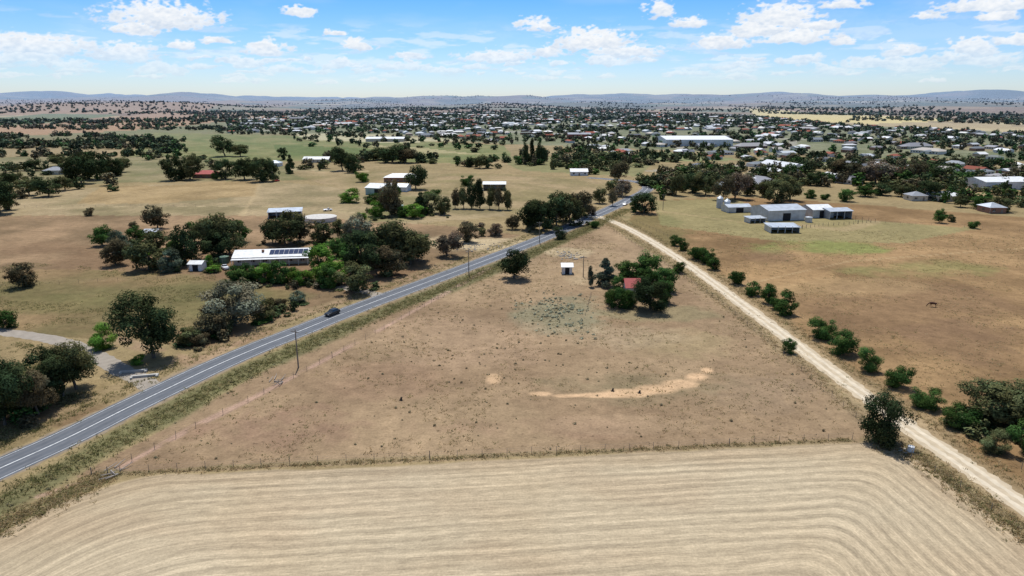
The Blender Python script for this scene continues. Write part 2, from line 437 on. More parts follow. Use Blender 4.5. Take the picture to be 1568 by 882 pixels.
g = Geo(); g.box(-2.6, 2.6, -.25, .25, 0, .45); g.box(-2.6, -2.2, -.9, -.25, 0, .4); g.box(2.2, 2.6, -.9, -.25, 0, .4)
for (x, y) in ((205, 570), (222, 577)):
    p = P(x, y); add('culvert_headwall', g.mesh('culvert_headwall'), loc=(p[0], p[1], .02), rot=.25, mats=[CONC])

# ------------------------------------------------------------------ trees
def tree_arrays(kind, seed, n, hs, trunk=True):
    r = np.random.default_rng(seed)
    if kind == 'gum':
        cz, rx, rz, k, cr = .53, .40, .40, 42, (.08, .17)
    elif kind == 'round':
        cz, rx, rz, k, cr = .47, .39, .44, 48, (.08, .17)
    elif kind == 'bush':
        cz, rx, rz, k, cr = .42, .38, .45, 36, (.10, .18)
    elif kind == 'conifer':
        cz, rx, rz, k, cr = .5, .4, .45, 40, (.07, .15)
    else:
        cz, rx, rz, k, cr = .50, .28, .46, 28, (.12, .2)
    dirs = r.normal(size=(k, 3)); dirs /= np.linalg.norm(dirs, axis=1)[:, None]
    rad = r.uniform(.25, 1.0, k) ** .55
    cc = dirs * rad[:, None] * np.array([rx, rx, rz]) + np.array([0, 0, cz])
    lop = r.normal(size=3) * .07; cc[:, :2] += lop[:2] * (cc[:, 2:3] - .3) * 2
    if kind == 'conifer':
        z = r.uniform(.06, .93, k); a = r.uniform(0, 6.28, k); rr = (1 - z) * .42 * r.uniform(.4, 1.05, k)
        cc = np.stack([np.cos(a) * rr, np.sin(a) * rr, z], 1)
    crr = r.uniform(*cr, k)
    if kind == 'conifer': crr = .06 + .10 * (1 - cc[:, 2])
    w = crr ** 2; w /= w.sum()
    ci = r.choice(k, n, p=w)
    d = r.normal(size=(n, 3)); d /= np.linalg.norm(d, axis=1)[:, None]
    rr = crr[ci] * r.uniform(.35, 1.12, n) ** .6
    pt = cc[ci] + d * rr[:, None] * np.array([1, 1, .8])
    pt[:, 2] = np.maximum(pt[:, 2], .03)
    nm = d * .75 + (pt - np.array([0, 0, cz])) * 1.2 + r.normal(size=(n, 3)) * .4 + np.array([0, 0, .4])
    nm /= np.linalg.norm(nm, axis=1)[:, None]
    t = np.cross(nm, r.normal(size=(n, 3))); t /= np.linalg.norm(t, axis=1)[:, None]
    u = np.cross(nm, t)
    s = hs * r.uniform(.6, 1.4, n)[:, None]
    Vq = np.stack([pt - t * s - u * s * .6, pt + t * s - u * s * .5, pt + t * s * .9 + u * s * .6, pt - t * s * .8 + u * s * .5], 1).reshape(-1, 3)
    F = np.arange(4 * n).reshape(n, 4)
    ctint = r.uniform(.6, 1.45, k)
    tint = ctint[ci] * r.uniform(.75, 1.25, n)
    hue = r.uniform(-.12, .2, k)[ci]
    c = np.stack([tint * (1 + hue), tint, tint * (1 - hue * .3)], 1)
    Cq = np.repeat(c, 4, 0)
    nl = n
    if trunk:
        g = Geo()
        top = cz - rz * .4
        bend = r.normal(size=2) * .02
        tr = .028 if kind != 'bush' else .02
        g.tube((0, 0, -.01), (bend[0], bend[1], top * .6), tr, tr * .75, 6, False)
        g.tube((bend[0], bend[1], top * .58), (bend[0] * 2, bend[1] * 2, top + .15), tr * .75, tr * .4, 6, False)
        for i in r.choice(k, 8, replace=False):
            st = Vector((bend[0], bend[1], top * r.uniform(.5, .95))); en = Vector(cc[i])
            mid = st.lerp(en, .5) + Vector((0, 0, .03))
            g.tube(st, mid, tr * .45, tr * .28, 5, False); g.tube(mid, en, tr * .28, tr * .1, 5, False)
        gv = np.array(g.v); gf = np.array([f for f in g.f if len(f) == 4])
        F = np.concatenate([F, gf + len(Vq)]); Vq = np.concatenate([Vq, gv]); Cq = np.concatenate([Cq, np.ones((len(gv), 3))])
    return Vq, F, Cq, nl

LEAF = {'olive': (.100, .112, .050), 'dark': (.048, .070, .031), 'green': (.055, .110, .030), 'bright': (.105, .21, .036),
        'blue': (.095, .13, .09), 'dusty': (.17, .14, .10), 'grey': (.155, .16, .11), 'brown': (.11, .098, .056)}
_pc = {}
NM = {'gum': 'gum_tree', 'round': 'broadleaf_tree', 'bush': 'shrub', 'conifer': 'conifer_tree', 'poplar': 'poplar_tree'}
def proto(kind, colr, v, big):
    key = (kind, colr, v, big)
    if key not in _pc:
        n, hs = (10000, .0135) if big else (4200, .021)
        V, F, C, nl = tree_arrays(kind, v * 13 + len(kind) * 101 + ord(kind[0]), n, hs)
        me = np_mesh(NM[kind], V, F, C)
        me.materials.append(M_attr('leaves_' + colr, .7, True, LEAF[colr], .25)); me.materials.append(BARK)
        mi = np.zeros(len(F), np.int32); mi[nl:] = 1
        me.polygons.foreach_set('material_index', mi)
        _pc[key] = me
    return _pc[key]
tcount = 0
def tree(x, y, w, h, kind='gum', colr='olive', big=False):
    global tcount; tcount += 1
    p = P(x, y); s = mpp(y)
    me = proto(kind, colr, tcount % 4, big)
    ob = bpy.data.objects.new(NM[kind], me); COL.objects.link(ob)
    W = w * s * (1.18 if kind != 'bush' else 1.04); H = h * s * 1.08
    p = (p[0] * (1 + W * .22 / math.hypot(*p)), p[1] * (1 + W * .22 / math.hypot(*p)))
    ob.location = (p[0], p[1], 0); ob.rotation_euler = (0, 0, random.uniform(0, 6.28))
    ob.scale = (W, W * random.uniform(.85, 1.12), H)

T = tree
for a in [(1033, 377, 18, 18), (1045, 384, 20, 20), (1068, 398, 32, 26), (1080, 404, 30, 30), (1092, 414, 24, 22), (1039, 419, 24, 18), (1128, 436, 28, 28),
          (1152, 454, 32, 26), (1176, 466, 28, 34), (1203, 484, 40, 38), (1188, 474, 24, 24), (1256, 520, 46, 40), (1290, 545, 50, 40), (1328, 570, 40, 38), (1370, 596, 48, 42), (1417, 628, 52, 38),
          (1207, 542, 24, 25)]:
    T(*a, 'bush', 'green', a[1] > 500)
T(1350, 686, 70, 88, 'round', 'dark', True)
T(1462, 657, 62, 44, 'bush', 'green', True); T(1512, 655, 92, 72, 'round', 'olive', True); T(1562, 668, 100, 84, 'round', 'olive', True)
T(1522, 696, 52, 34, 'bush', 'olive', True); T(1610, 720, 90, 90, 'gum', 'olive', True); T(1575, 705, 60, 60, 'gum', 'green', True)
T(926, 440, 42, 42, 'conifer', 'blue'); T(965, 430, 46, 30, 'round', 'green'); T(995, 432, 52, 44, 'round', 'green'); T(1016, 448, 34, 40, 'round', 'green')
T(948, 474, 46, 34, 'bush', 'green', True); T(962, 470, 34, 26, 'bush', 'green'); T(994, 479, 60, 50, 'round', 'dark', True); T(1014, 466, 36, 38, 'round', 'green'); T(935, 466, 24, 24, 'bush', 'green'); T(905, 440, 12, 30, 'poplar', 'blue'); T(985, 448, 36, 36, 'round', 'green'); T(948, 448, 26, 26, 'round', 'green')
T(787, 429, 50, 48, 'round', 'dark'); T(857, 367, 24, 20, 'bush', 'dark'); T(910, 349, 18, 14, 'bush', 'green'); T(900, 345, 10, 8, 'bush', 'olive')
T(237, 556, 96, 100, 'gum', 'dark', True); T(160, 536, 50, 38, 'bush', 'bright', True); T(325, 520, 56, 46, 'gum', 'brown'); T(360, 505, 84, 68, 'gum', 'grey', True)
T(290, 530, 40, 30, 'bush', 'olive'); T(405, 493, 46, 32, 'bush', 'olive'); T(430, 474, 30, 22, 'bush', 'brown'); T(456, 466, 32, 22, 'bush', 'blue'); T(380, 480, 30, 20, 'bush', 'grey'); T(212, 560, 24, 16, 'bush', 'bright')
T(310, 530, 36, 26, 'bush', 'brown'); T(345, 512, 30, 24, 'bush', 'olive')
T(-30, 668, 90, 110, 'gum', 'olive', True); T(10, 658, 80, 104, 'gum', 'dark', True); T(40, 640, 66, 82, 'gum', 'olive', True); T(78, 622, 70, 84, 'gum', 'dark', True); T(118, 602, 74, 78, 'gum', 'olive', True)
T(20, 625, 60, 70, 'gum', 'dark', True); T(60, 640, 60, 76, 'gum', 'brown', True); T(98, 612, 60, 70, 'gum', 'dark', True); T(12, 504, 38, 30, 'bush', 'green'); T(38, 441, 42, 40, 'round', 'brown')
for a in [(362, 436, 44, 36, 'bush', 'green'), (385, 434, 38, 32, 'bush', 'green'), (408, 435, 42, 34, 'bush', 'bright'), (433, 435, 42, 36, 'bush', 'green'), (465, 438, 44, 32, 'bush', 'bright'),
          (492, 416, 46, 42, 'round', 'bright'), (518, 438, 44, 42, 'round', 'bright'), (505, 443, 38, 38, 'round', 'green'), (492, 430, 34, 34, 'bush', 'bright'), (556, 414, 56, 64, 'round', 'dark'), (600, 404, 68, 62, 'gum', 'olive'),
          (628, 408, 56, 50, 'gum', 'olive'), (598, 424, 60, 46, 'gum', 'brown'), (545, 452, 52, 46, 'gum', 'olive'), (578, 425, 44, 48, 'gum', 'dark'), (285, 408, 48, 64, 'round', 'dark'), (352, 392, 60, 64, 'gum', 'olive'),
          (335, 400, 44, 44, 'gum', 'dark'), (228, 416, 56, 48, 'round', 'olive'), (262, 418, 40, 36, 'bush', 'blue'), (178, 408, 44, 40, 'round', 'brown'), (195, 395, 32, 28, 'bush', 'blue'), (158, 378, 36, 32, 'round', 'green'),
          (183, 384, 34, 32, 'bush', 'blue'), (210, 375, 30, 26, 'round', 'green'), (205, 352, 18, 16, 'bush', 'brown'), (241, 352, 38, 38, 'round', 'brown'), (240, 385, 40, 34, 'round', 'olive'), (312, 372, 38, 34, 'round', 'olive'), (300, 362, 30, 28, 'bush', 'green'),
          (330, 370, 38, 34, 'gum', 'olive'), (370, 372, 36, 34, 'gum', 'green'), (437, 378, 58, 50, 'gum', 'olive'), (460, 372, 40, 40, 'gum', 'brown'), (418, 374, 34, 34, 'gum', 'dark'), (495, 374, 44, 36, 'round', 'olive'), (530, 372, 40, 34, 'gum', 'olive'), (548, 376, 42, 44, 'gum', 'grey'),
          (520, 395, 38, 32, 'bush', 'green'), (535, 405, 36, 36, 'round', 'green'), (685, 394, 40, 38, 'gum', 'dusty'), (718, 372, 34, 32, 'round', 'brown'), (738, 362, 16, 14, 'bush', 'olive'), (758, 362, 30, 20, 'bush', 'dusty'), (785, 352, 24, 22, 'round', 'brown'),
          (418, 394, 20, 12, 'bush', 'dusty'), (328, 418, 26, 12, 'bush', 'bright'), (320, 410, 16, 20, 'bush', 'bright'), (575, 412, 30, 36, 'round', 'green'), (640, 400, 34, 36, 'gum', 'olive'), (615, 395, 44, 50, 'gum', 'dark'),
          (270, 395, 32, 28, 'bush', 'green'), (215, 400, 34, 26, 'bush', 'bright'), (712, 345, 14, 8, 'bush', 'dusty'), (737, 350, 14, 10, 'bush', 'dusty')]:
    T(*a)
for a in [(600, 331, 42, 56, 'round', 'brown'), (645, 330, 30, 34, 'conifer', 'dark'), (660, 328, 34, 34, 'round', 'olive'), (634, 335, 34, 24, 'bush', 'bright'), (578, 332, 30, 24, 'bush', 'bright'), (556, 336, 18, 14, 'bush', 'bright'), (648, 330, 20, 16, 'bush', 'bright'), (618, 333, 24, 18, 'bush', 'green'),
          (537, 311, 36, 22, 'bush', 'bright'), (557, 279, 26, 20, 'bush', 'bright'), (606, 301, 20, 24, 'conifer', 'green'), (637, 291, 36, 38, 'round', 'dark'), (570, 312, 30, 16, 'bush', 'green'), (660, 305, 30, 18, 'bush', 'green'), (716, 285, 24, 20, 'bush', 'green'), (680, 330, 24, 26, 'gum', 'olive'), (590, 322, 24, 30, 'round', 'green'),
          (697, 320, 18, 30, 'poplar', 'brown'), (710, 320, 20, 32, 'poplar', 'olive'), (722, 320, 22, 40, 'poplar', 'dark'), (735, 321, 22, 42, 'poplar', 'dark'), (750, 321, 20, 34, 'poplar', 'olive'), (764, 322, 22, 34, 'poplar', 'brown'), (777, 322, 18, 32, 'poplar', 'olive'),
          (810, 352, 36, 44, 'round', 'dark'), (832, 356, 48, 46, 'gum', 'dark'), (852, 348, 42, 50, 'gum', 'dark'), (874, 346, 44, 46, 'gum', 'olive'), (890, 334, 40, 40, 'gum', 'brown'), (918, 312, 22, 24, 'round', 'olive'), (938, 316, 16, 24, 'poplar', 'brown'), (905, 330, 20, 16, 'bush', 'dusty'), (820, 345, 34, 38, 'gum', 'olive'), (862, 340, 36, 40, 'gum', 'brown'),
          (986, 328, 40, 34, 'round', 'dark'), (972, 325, 20, 18, 'bush', 'green'), (1014, 306, 14, 16, 'bush', 'green'), (952, 302, 30, 24, 'gum', 'dusty'), (940, 298, 26, 22, 'gum', 'olive'), (945, 280, 30, 30, 'gum', 'brown'),
          (270, 277, 40, 40, 'round', 'dark'), (292, 276, 36, 38, 'round', 'olive'), (345, 275, 30, 32, 'round', 'dark'), (375, 276, 34, 34, 'round', 'dark'), (400, 279, 34, 38, 'round', 'dark'), (418, 278, 26, 34, 'round', 'dark'), (330, 274, 16, 14, 'bush', 'green'),
          (345, 240, 38, 30, 'gum', 'dark'), (368, 240, 28, 18, 'gum', 'olive'), (445, 266, 20, 28, 'conifer', 'dark'), (433, 245, 16, 20, 'round', 'dark'), (365, 262, 18, 16, 'round', 'dark'),
          (137, 331, 18, 13, 'bush', 'brown'), (0, 330, 60, 60, 'gum', 'dark'), (15, 322, 30, 32, 'round', 'brown'), (75, 302, 38, 30, 'round', 'dark'), (45, 300, 34, 26, 'gum', 'olive'), (100, 292, 30, 22, 'gum', 'olive'), (125, 282, 44, 44, 'gum', 'dark'), (150, 276, 44, 40, 'gum', 'dark'), (175, 270, 34, 30, 'round', 'dark'), (187, 264, 26, 22, 'round', 'olive'),
          (112, 275, 30, 30, 'gum', 'olive'), (30, 285, 30, 22, 'round', 'olive'), (8, 290, 30, 24, 'gum', 'dark'), (55, 262, 24, 18, 'round', 'dark'), (90, 255, 30, 18, 'gum', 'olive'),
          (525, 262, 30, 34, 'gum', 'dark'), (540, 265, 24, 30, 'round', 'dark'), (515, 248, 26, 20, 'gum', 'brown'), (572, 246, 30, 14, 'gum', 'olive'), (600, 250, 46, 26, 'gum', 'dark'), (620, 250, 36, 22, 'gum', 'brown'), (590, 245, 40, 18, 'gum', 'dark'), (663, 251, 16, 10, 'bush', 'olive'), (700, 247, 14, 9, 'bush', 'olive'),
          (720, 256, 20, 16, 'round', 'dark'), (735, 258, 24, 20, 'gum', 'olive'), (748, 258, 18, 16, 'round', 'dark'),
          (806, 252, 12, 34, 'poplar', 'dark'), (815, 252, 12, 36, 'poplar', 'dark'), (824, 252, 12, 34, 'poplar', 'dark'), (833, 252, 12, 26, 'poplar', 'dark'),
          (1105, 308, 34, 36, 'gum', 'brown'), (1125, 306, 40, 40, 'gum', 'dusty'), (1145, 300, 30, 32, 'round', 'olive'), (1190, 312, 46, 38, 'round', 'olive'), (1210, 308, 36, 36, 'gum', 'olive'), (1170, 302, 30, 28, 'round', 'olive'), (1080, 300, 34, 34, 'gum', 'olive'), (1060, 296, 30, 32, 'round', 'dark'), (1035, 300, 26, 30, 'gum', 'olive'),
          (1240, 304, 22, 14, 'bush', 'green'), (1262, 306, 16, 12, 'bush', 'green'), (1295, 309, 26, 20, 'round', 'green'), (1325, 302, 30, 18, 'round', 'green'), (1350, 300, 30, 20, 'round', 'dark'), (1380, 302, 30, 20, 'gum', 'olive'), (1420, 306, 34, 30, 'round', 'dark'),
          (1438, 342, 20, 22, 'round', 'green'), (1456, 340, 14, 12, 'bush', 'olive'), (1489, 350, 18, 15, 'bush', 'green'), (1500, 320, 34, 20, 'round', 'green'), (1470, 318, 24, 18, 'gum', 'olive'), (1530, 325, 40, 24, 'round', 'olive'),
          (1300, 280, 50, 34, 'gum', 'brown'), (1340, 282, 50, 34, 'gum', 'dusty'), (1395, 280, 40, 30, 'gum', 'brown'), (1250, 285, 30, 24, 'round', 'dark'), (1440, 280, 40, 26, 'round', 'dark')]:
    T(*a)

def lod(n, hs, k=8):
    return [tree_arrays(['gum', 'round', 'round', 'bush'][i % 4], 900 + i, n, hs, n > 100)[:3] for i in range(k)]
def mass(name, pos, H, W, protos):
    Vs, Fs, Cs = [], [], []; base = 0
    n = len(pos); kind = RNG.integers(0, len(protos), n)
    dist = np.hypot(pos[:, 0], pos[:, 1])
    pal = np.array([LEAF['olive'], LEAF['dark'], LEAF['dark'], LEAF['green'], LEAF['brown'], LEAF['olive']])
    for k, (V, F, C) in enumerate(protos):
        ids = np.where(kind == k)[0]
        if len(ids) == 0: continue
        a = RNG.uniform(0, 6.28, len(ids)); c, s = np.cos(a), np.sin(a)
        vx = V[None, :, 0] * W[ids, None]; vy = V[None, :, 1] * W[ids, None]
        X = vx * c[:, None] - vy * s[:, None] + pos[ids, 0, None]; Y = vx * s[:, None] + vy * c[:, None] + pos[ids, 1, None]
        Z = V[None, :, 2] * H[ids, None] + height(pos[ids, 0], pos[ids, 1])[:, None] - .3
        Vs.append(np.stack([X, Y, Z], -1).reshape(-1, 3))
        Fs.append((F[None] + (np.arange(len(ids)) * len(V))[:, None, None]).reshape(-1, 4) + base)
        tint = pal[RNG.integers(0, len(pal), len(ids))] * RNG.uniform(.75, 1.3, len(ids))[:, None]
        cc = (C[None] * tint[:, None, :]).reshape(-1, 3)
        Cs.append(haze_tinted(cc, np.repeat(dist[ids], len(V)), 1.15))
        base += len(ids) * len(V)
    me = np_mesh(name, np.concatenate(Vs), np.concatenate(Fs), np.concatenate(Cs))
    return add(name, me, mats=[M_attr('distant_foliage', .8)])

def scatter(poly, n, clus=None, thr=.45):
    pp = np.array(PL(poly)); lo, hi = pp.min(0), pp.max(0); out = []
    tot = 0
    while tot < n:
        q = RNG.uniform(lo, hi, (n * 3, 2)); m = inpoly(q[:, 0], q[:, 1], [tuple(a) for a in pp])
        if clus: m &= (fbm(q[:, 0] / clus, q[:, 1] / clus, 22, 3) + RNG.uniform(-.08, .08, len(q))) > thr
        q = q[m]; out.append(q); tot += len(q)
    return np.concatenate(out)[:n]
def along(pts, n, off, sd, pre=True):
    q = np.array(pts if pre else PL(pts)); seg = q[1:] - q[:-1]; L = np.linalg.norm(seg, axis=1); i = RNG.choice(len(L), n, p=L / L.sum()); t = RNG.uniform(0, 1, n)[:, None]
    nn = np.stack([-seg[:, 1], seg[:, 0]], 1) / L[:, None]
    return q[i] + seg[i] * t + nn[i] * (off + RNG.normal(size=n) * sd)[:, None]
TOWN = [(335, 204), (350, 184), (450, 178), (640, 176), (900, 173), (1150, 178), (1300, 192), (1568, 206), (1700, 210), (1700, 252), (1568, 246), (1350, 240), (1150, 236), (1000, 229), (900, 219), (760, 220), (600, 205)]
NEAR = [(1000, 256), (1150, 246), (1568, 250), (1700, 255), (1700, 300), (1568, 296), (1400, 300), (1300, 285), (1100, 292), (1010, 296)]
PA, PB, PC_ = lod(320, .062), lod(70, .13), lod(26, .21)
near = np.concatenate([scatter(NEAR, 460, 60, .44), scatter([(745, 245), (1000, 238), (1010, 296), (965, 276), (900, 268), (760, 264)], 130, 60, .45),
                       scatter([(1400, 296), (1600, 300), (1600, 330), (1440, 312)], 24), scatter([(0, 255), (190, 250), (200, 290), (0, 310)], 20),
                       scatter([(1010, 262), (1080, 258), (1100, 300), (1015, 300)], 34), along([(300, 252), (430, 256), (560, 262)], 14, 0, 5, False), along([(480, 244), (640, 248), (760, 258)], 26, 0, 6, False)])
mass('suburban_trees', near, RNG.uniform(4, 11, len(near)), RNG.uniform(5, 13, len(near)), PA)
gs = np.concatenate([scatter([(340, 428), (560, 434), (600, 418), (570, 447), (350, 440)], 40), scatter([(150, 372), (330, 360), (340, 420), (200, 415)], 40), scatter([(340, 365), (560, 365), (640, 395), (600, 425), (480, 380), (350, 375)], 40),
                     scatter([(260, 520), (380, 492), (470, 462), (440, 485), (300, 540)], 26), scatter([(560, 325), (680, 325), (690, 335), (560, 338)], 16), scatter([(935, 430), (1025, 430), (1020, 470), (990, 478), (985, 440)], 16), scatter([(790, 350), (900, 325), (900, 345), (810, 360)], 16),
                     scatter([(0, 600), (110, 590), (60, 650), (0, 665)], 16), scatter([(1440, 640), (1570, 650), (1568, 690), (1480, 670)], 16)])
mass('garden_shrubs', gs, RNG.uniform(1, 3.6, len(gs)), RNG.uniform(1.6, 5, len(gs)), PA)
mid = np.concatenate([scatter(TOWN, 4800, 130, .40), scatter([(0, 222), (0, 208), (130, 207), (285, 217), (285, 236), (180, 231), (0, 236)], 380, 60, .45),
                      scatter([(-100, 205), (-100, 240), (0, 236), (0, 208)], 60), scatter([(560, 238), (680, 243), (640, 250), (520, 250)], 24), scatter([(-50, 186), (120, 184), (180, 192), (340, 190), (340, 199), (60, 204), (-50, 201)], 360, 100, .48),
                      scatter([(430, 210), (760, 220), (760, 236), (600, 232), (440, 222)], 40), scatter([(0, 240), (500, 250), (500, 262), (0, 262)], 16), scatter([(900, 222), (1000, 236), (1400, 244), (1000, 250), (760, 238)], 120),
                      along([(330, 205), (480, 207), (640, 214), (780, 222)], 70, 0, 12, False), along([(0, 240), (180, 238), (300, 246)], 40, 0, 8, False)])
mass('town_trees', mid, RNG.uniform(4, 10.5, len(mid)), RNG.uniform(5, 13, len(mid)), PB)
a = RNG.uniform(-.75, .75, 80000); dd = np.exp(RNG.uniform(math.log(2000), math.log(13000), 80000))
q = np.stack([np.sin(a) * dd, np.cos(a) * dd], 1)
keep = (fbm(q[:, 0] / 450, q[:, 1] / 800, 40, 4) + RNG.uniform(-.09, .09, len(q))) > .55
q = q[keep][:9000]
mass('distant_trees', q, RNG.uniform(6, 13, len(q)), RNG.uniform(8, 16, len(q)), PC_)

# ------------------------------------------------------------------ town houses (distant mass)
def town(name, pos, scale=1.0):
    V, F, C = [], [], []
    roofs = [(.75, .75, .75), (.72, .72, .70), (.62, .63, .64), (.42, .44, .46), (.30, .30, .32), (.34, .33, .33), (.36, .14, .10), (.30, .11, .08), (.55, .50, .44), (.78, .77, .73), (.16, .17, .19), (.20, .22, .24), (.55, .58, .60), (.24, .26, .24)]
    walls = [(.5, .46, .38), (.30, .17, .12), (.6, .58, .54), (.4, .3, .22), (.65, .62, .58)]
    for (x, y) in pos:
        L, W = random.uniform(9, 18) * scale, random.uniform(7, 11) * scale
        if random.random() < .04: L *= 2.4; W *= 1.6
        h = random.uniform(2.6, 3.4); rh = W * random.uniform(.14, .26); a = random.choice([.3, .3 + math.pi / 2]) + random.gauss(0, .08)
        c, s = math.cos(a), math.sin(a); b = len(V); z0 = float(height(np.array([x]), np.array([y]))[0])
        rc = np.array(random.choice(roofs)) * random.uniform(.75, 1.05); wc = np.array(random.choice(walls))
        def pv(px, py, pz, col):
            V.append((x + px * c - py * s, y + px * s + py * c, z0 + pz)); C.append(col)
        l, w = L / 2, W / 2
        for z in (0, h):
            for (px, py) in ((-l, -w), (l, -w), (l, w), (-l, w)): pv(px, py, z, wc)
        for i in range(4): F.append((b + i, b + (i + 1) % 4, b + 4 + (i + 1) % 4, b + 4 + i))
        b = len(V); o = .5
        for (px, py) in ((-l - o, -w - o), (l + o, -w - o), (l + o, w + o), (-l - o, w + o)): pv(px, py, h - .05, rc)
        e = w * random.choice([.9, 0])
        pv(-l - o + e, 0, h + rh, rc); pv(l + o - e, 0, h + rh, rc)
        F += [(b, b + 1, b + 5, b + 4), (b + 2, b + 3, b + 4, b + 5), (b + 1, b + 2, b + 5), (b + 3, b, b + 4)]
        b = len(V); k = 0; dk = np.array((.04, .045, .05))
        for sy in (-1, 1):
            yy = sy * (w + .03)
            for t in np.arange(-l + 1.2, l - 2, 3.4):
                for (px, pz) in ((t, .9), (t + 1.7, .9), (t + 1.7, 2.1), (t, 2.1)): pv(px, yy, pz, dk)
                F.append(tuple(b + k * 4 + j for j in range(4))); k += 1
    me = bpy.data.meshes.new(name); me.from_pydata(V, [], F); me.update()
    at = me.color_attributes.new('Col', 'FLOAT_COLOR', 'POINT'); cc = np.ones((len(V), 4), np.float32); cc[:, :3] = np.array(C)
    at.data.foreach_set('color', cc.ravel())
    return add(name, me, mats=[M_attr('house_paint', .6)])
town('town_houses', scatter(TOWN, 1300, 110, .38))
town('suburban_houses', scatter(NEAR, 34))
town('suburban_houses', scatter([(900, 225), (1000, 232), (1400, 243), (1100, 246), (900, 236)], 22))

# ------------------------------------------------------------------ individual buildings
def building(name, pl, pr, depth, wh, rh, wall, roof, kind='gable', openfront=False, win=True, door=True, ov=.45, bays=3):
    a = Vector(P(*pl)); b = Vector(P(*pr)); L = (b - a).length; yaw = math.atan2(b.y - a.y, b.x - a.x)
    e = bpy.data.objects.new(name, None); COL.objects.link(e); e.location = (a.x, a.y, 0); e.rotation_euler = (0, 0, yaw)
    D = depth; t = .15
    g = Geo()
    if openfront:
        g.box(0, L, D - t, D, 0, wh); g.box(0, t, 0, D - t, 0, wh); g.box(L - t, L, 0, D - t, 0, wh)
        for i in range(1, bays): g.box(L * i / bays - .12, L * i / bays + .12, 0.05, .3, 0, wh)
    else:
        g.box(0, L, 0, D, 0, wh)
    if kind == 'gable':
        for x in (0, L - t): g.poly([(x, 0, wh), (x, D, wh), (x, D / 2, wh + rh), (x + t, 0, wh), (x + t, D, wh), (x + t, D / 2, wh + rh)], [(0, 1, 2), (5, 4, 3), (0, 2, 5, 3), (1, 4, 5, 2)])
    add('walls', g.mesh('walls'), e, mats=[wall])
    r = Geo(); th = .12; z0 = wh + .01
    if kind == 'gable':
        sl = rh / (D / 2); zl = z0 - ov * sl
        r.poly([(-ov, -ov, zl), (L + ov, -ov, zl), (L + ov, D / 2, z0 + rh), (-ov, D / 2, z0 + rh), (-ov, -ov, zl + th), (L + ov, -ov, zl + th), (L + ov, D / 2, z0 + rh + th), (-ov, D / 2, z0 + rh + th),
                (-ov, D + ov, zl), (L + ov, D + ov, zl), (-ov, D + ov, zl + th), (L + ov, D + ov, zl + th)],
               [(0, 1, 5, 4), (4, 5, 6, 7), (0, 3, 2, 1), (9, 8, 10, 11), (7, 6, 11, 10), (3, 8, 9, 2), (0, 4, 7, 3), (1, 2, 6, 5), (3, 7, 10, 8), (2, 9, 11, 6)])
    elif kind == 'hip':
        h2 = D / 2 * .95
        if L < D + .5: h2 = L / 2 * .9
        r.poly([(-ov, -ov, z0), (L + ov, -ov, z0), (L + ov, D + ov, z0), (-ov, D + ov, z0), (h2, D / 2, z0 + rh), (L - h2, D / 2, z0 + rh)], [(0, 1, 5, 4), (1, 2, 5), (2, 3, 4, 5), (3, 0, 4), (3, 2, 1, 0)])
    else:
        r.poly([(-ov, -ov, z0 + rh), (L + ov, -ov, z0 + rh), (L + ov, D + ov, z0), (-ov, D + ov, z0), (-ov, -ov, z0 + rh + th), (L + ov, -ov, z0 + rh + th), (L + ov, D + ov, z0 + th), (-ov, D + ov, z0 + th)],
               [(3, 2, 1, 0), (4, 5, 6, 7), (0, 1, 5, 4), (1, 2, 6, 5), (2, 3, 7, 6), (3, 0, 4, 7)])
    add('roof', r.mesh('roof'), e, mats=[roof])
    if not openfront:
        if win:
            w = Geo(); f = Geo(); n = max(1, int(L / 3.6))
            for i in range(n):
                cx = L * (i + .5) / n
                if door and i == n // 2: continue
                hz = min(1.0, wh * .38); tz = min(2.1, wh * .8)
                w.box(cx - .75, cx + .75, -.04, .0 - .002, hz, tz)
                f.box(cx - .85, cx + .85, -.07, -.002, hz - .1, hz - .002); f.box(cx - .04, cx + .04, -.06, -.042, hz, tz)
            for sx in (-.04, L + .002): w.box(sx, sx + .038, D * .4, D * .6, 1.0, 2.1)
            if w.v: add('windows', w.mesh('windows'), e, mats=[GLASS]); add('window_sills', f.mesh('window_sills'), e, mats=[WHITE])
        if door:
            w = Geo(); n = max(1, int(L / 3.6)); cx = L * (n // 2 + .5) / n if n > 1 else L / 2
            dw = .5 if win else min(L * .22, 2.0); w.box(cx - dw, cx + dw, -.05, -.002, 0.02, 2.05 if win else min(wh * .85, 3.6))
            add('door', w.mesh('door'), e, mats=[WOOD if win else DARK])  # windowless sheds: solid panel painted dark as the shade of an opening
    g = Geo(); g.tube((-ov * .2, -ov + .1, wh - .1), (-ov * .2, -ov + .1, .1), .05, .05, 6); add('downpipe', g.mesh('downpipe'), e, mats=[WHITE])
    return e, L, D

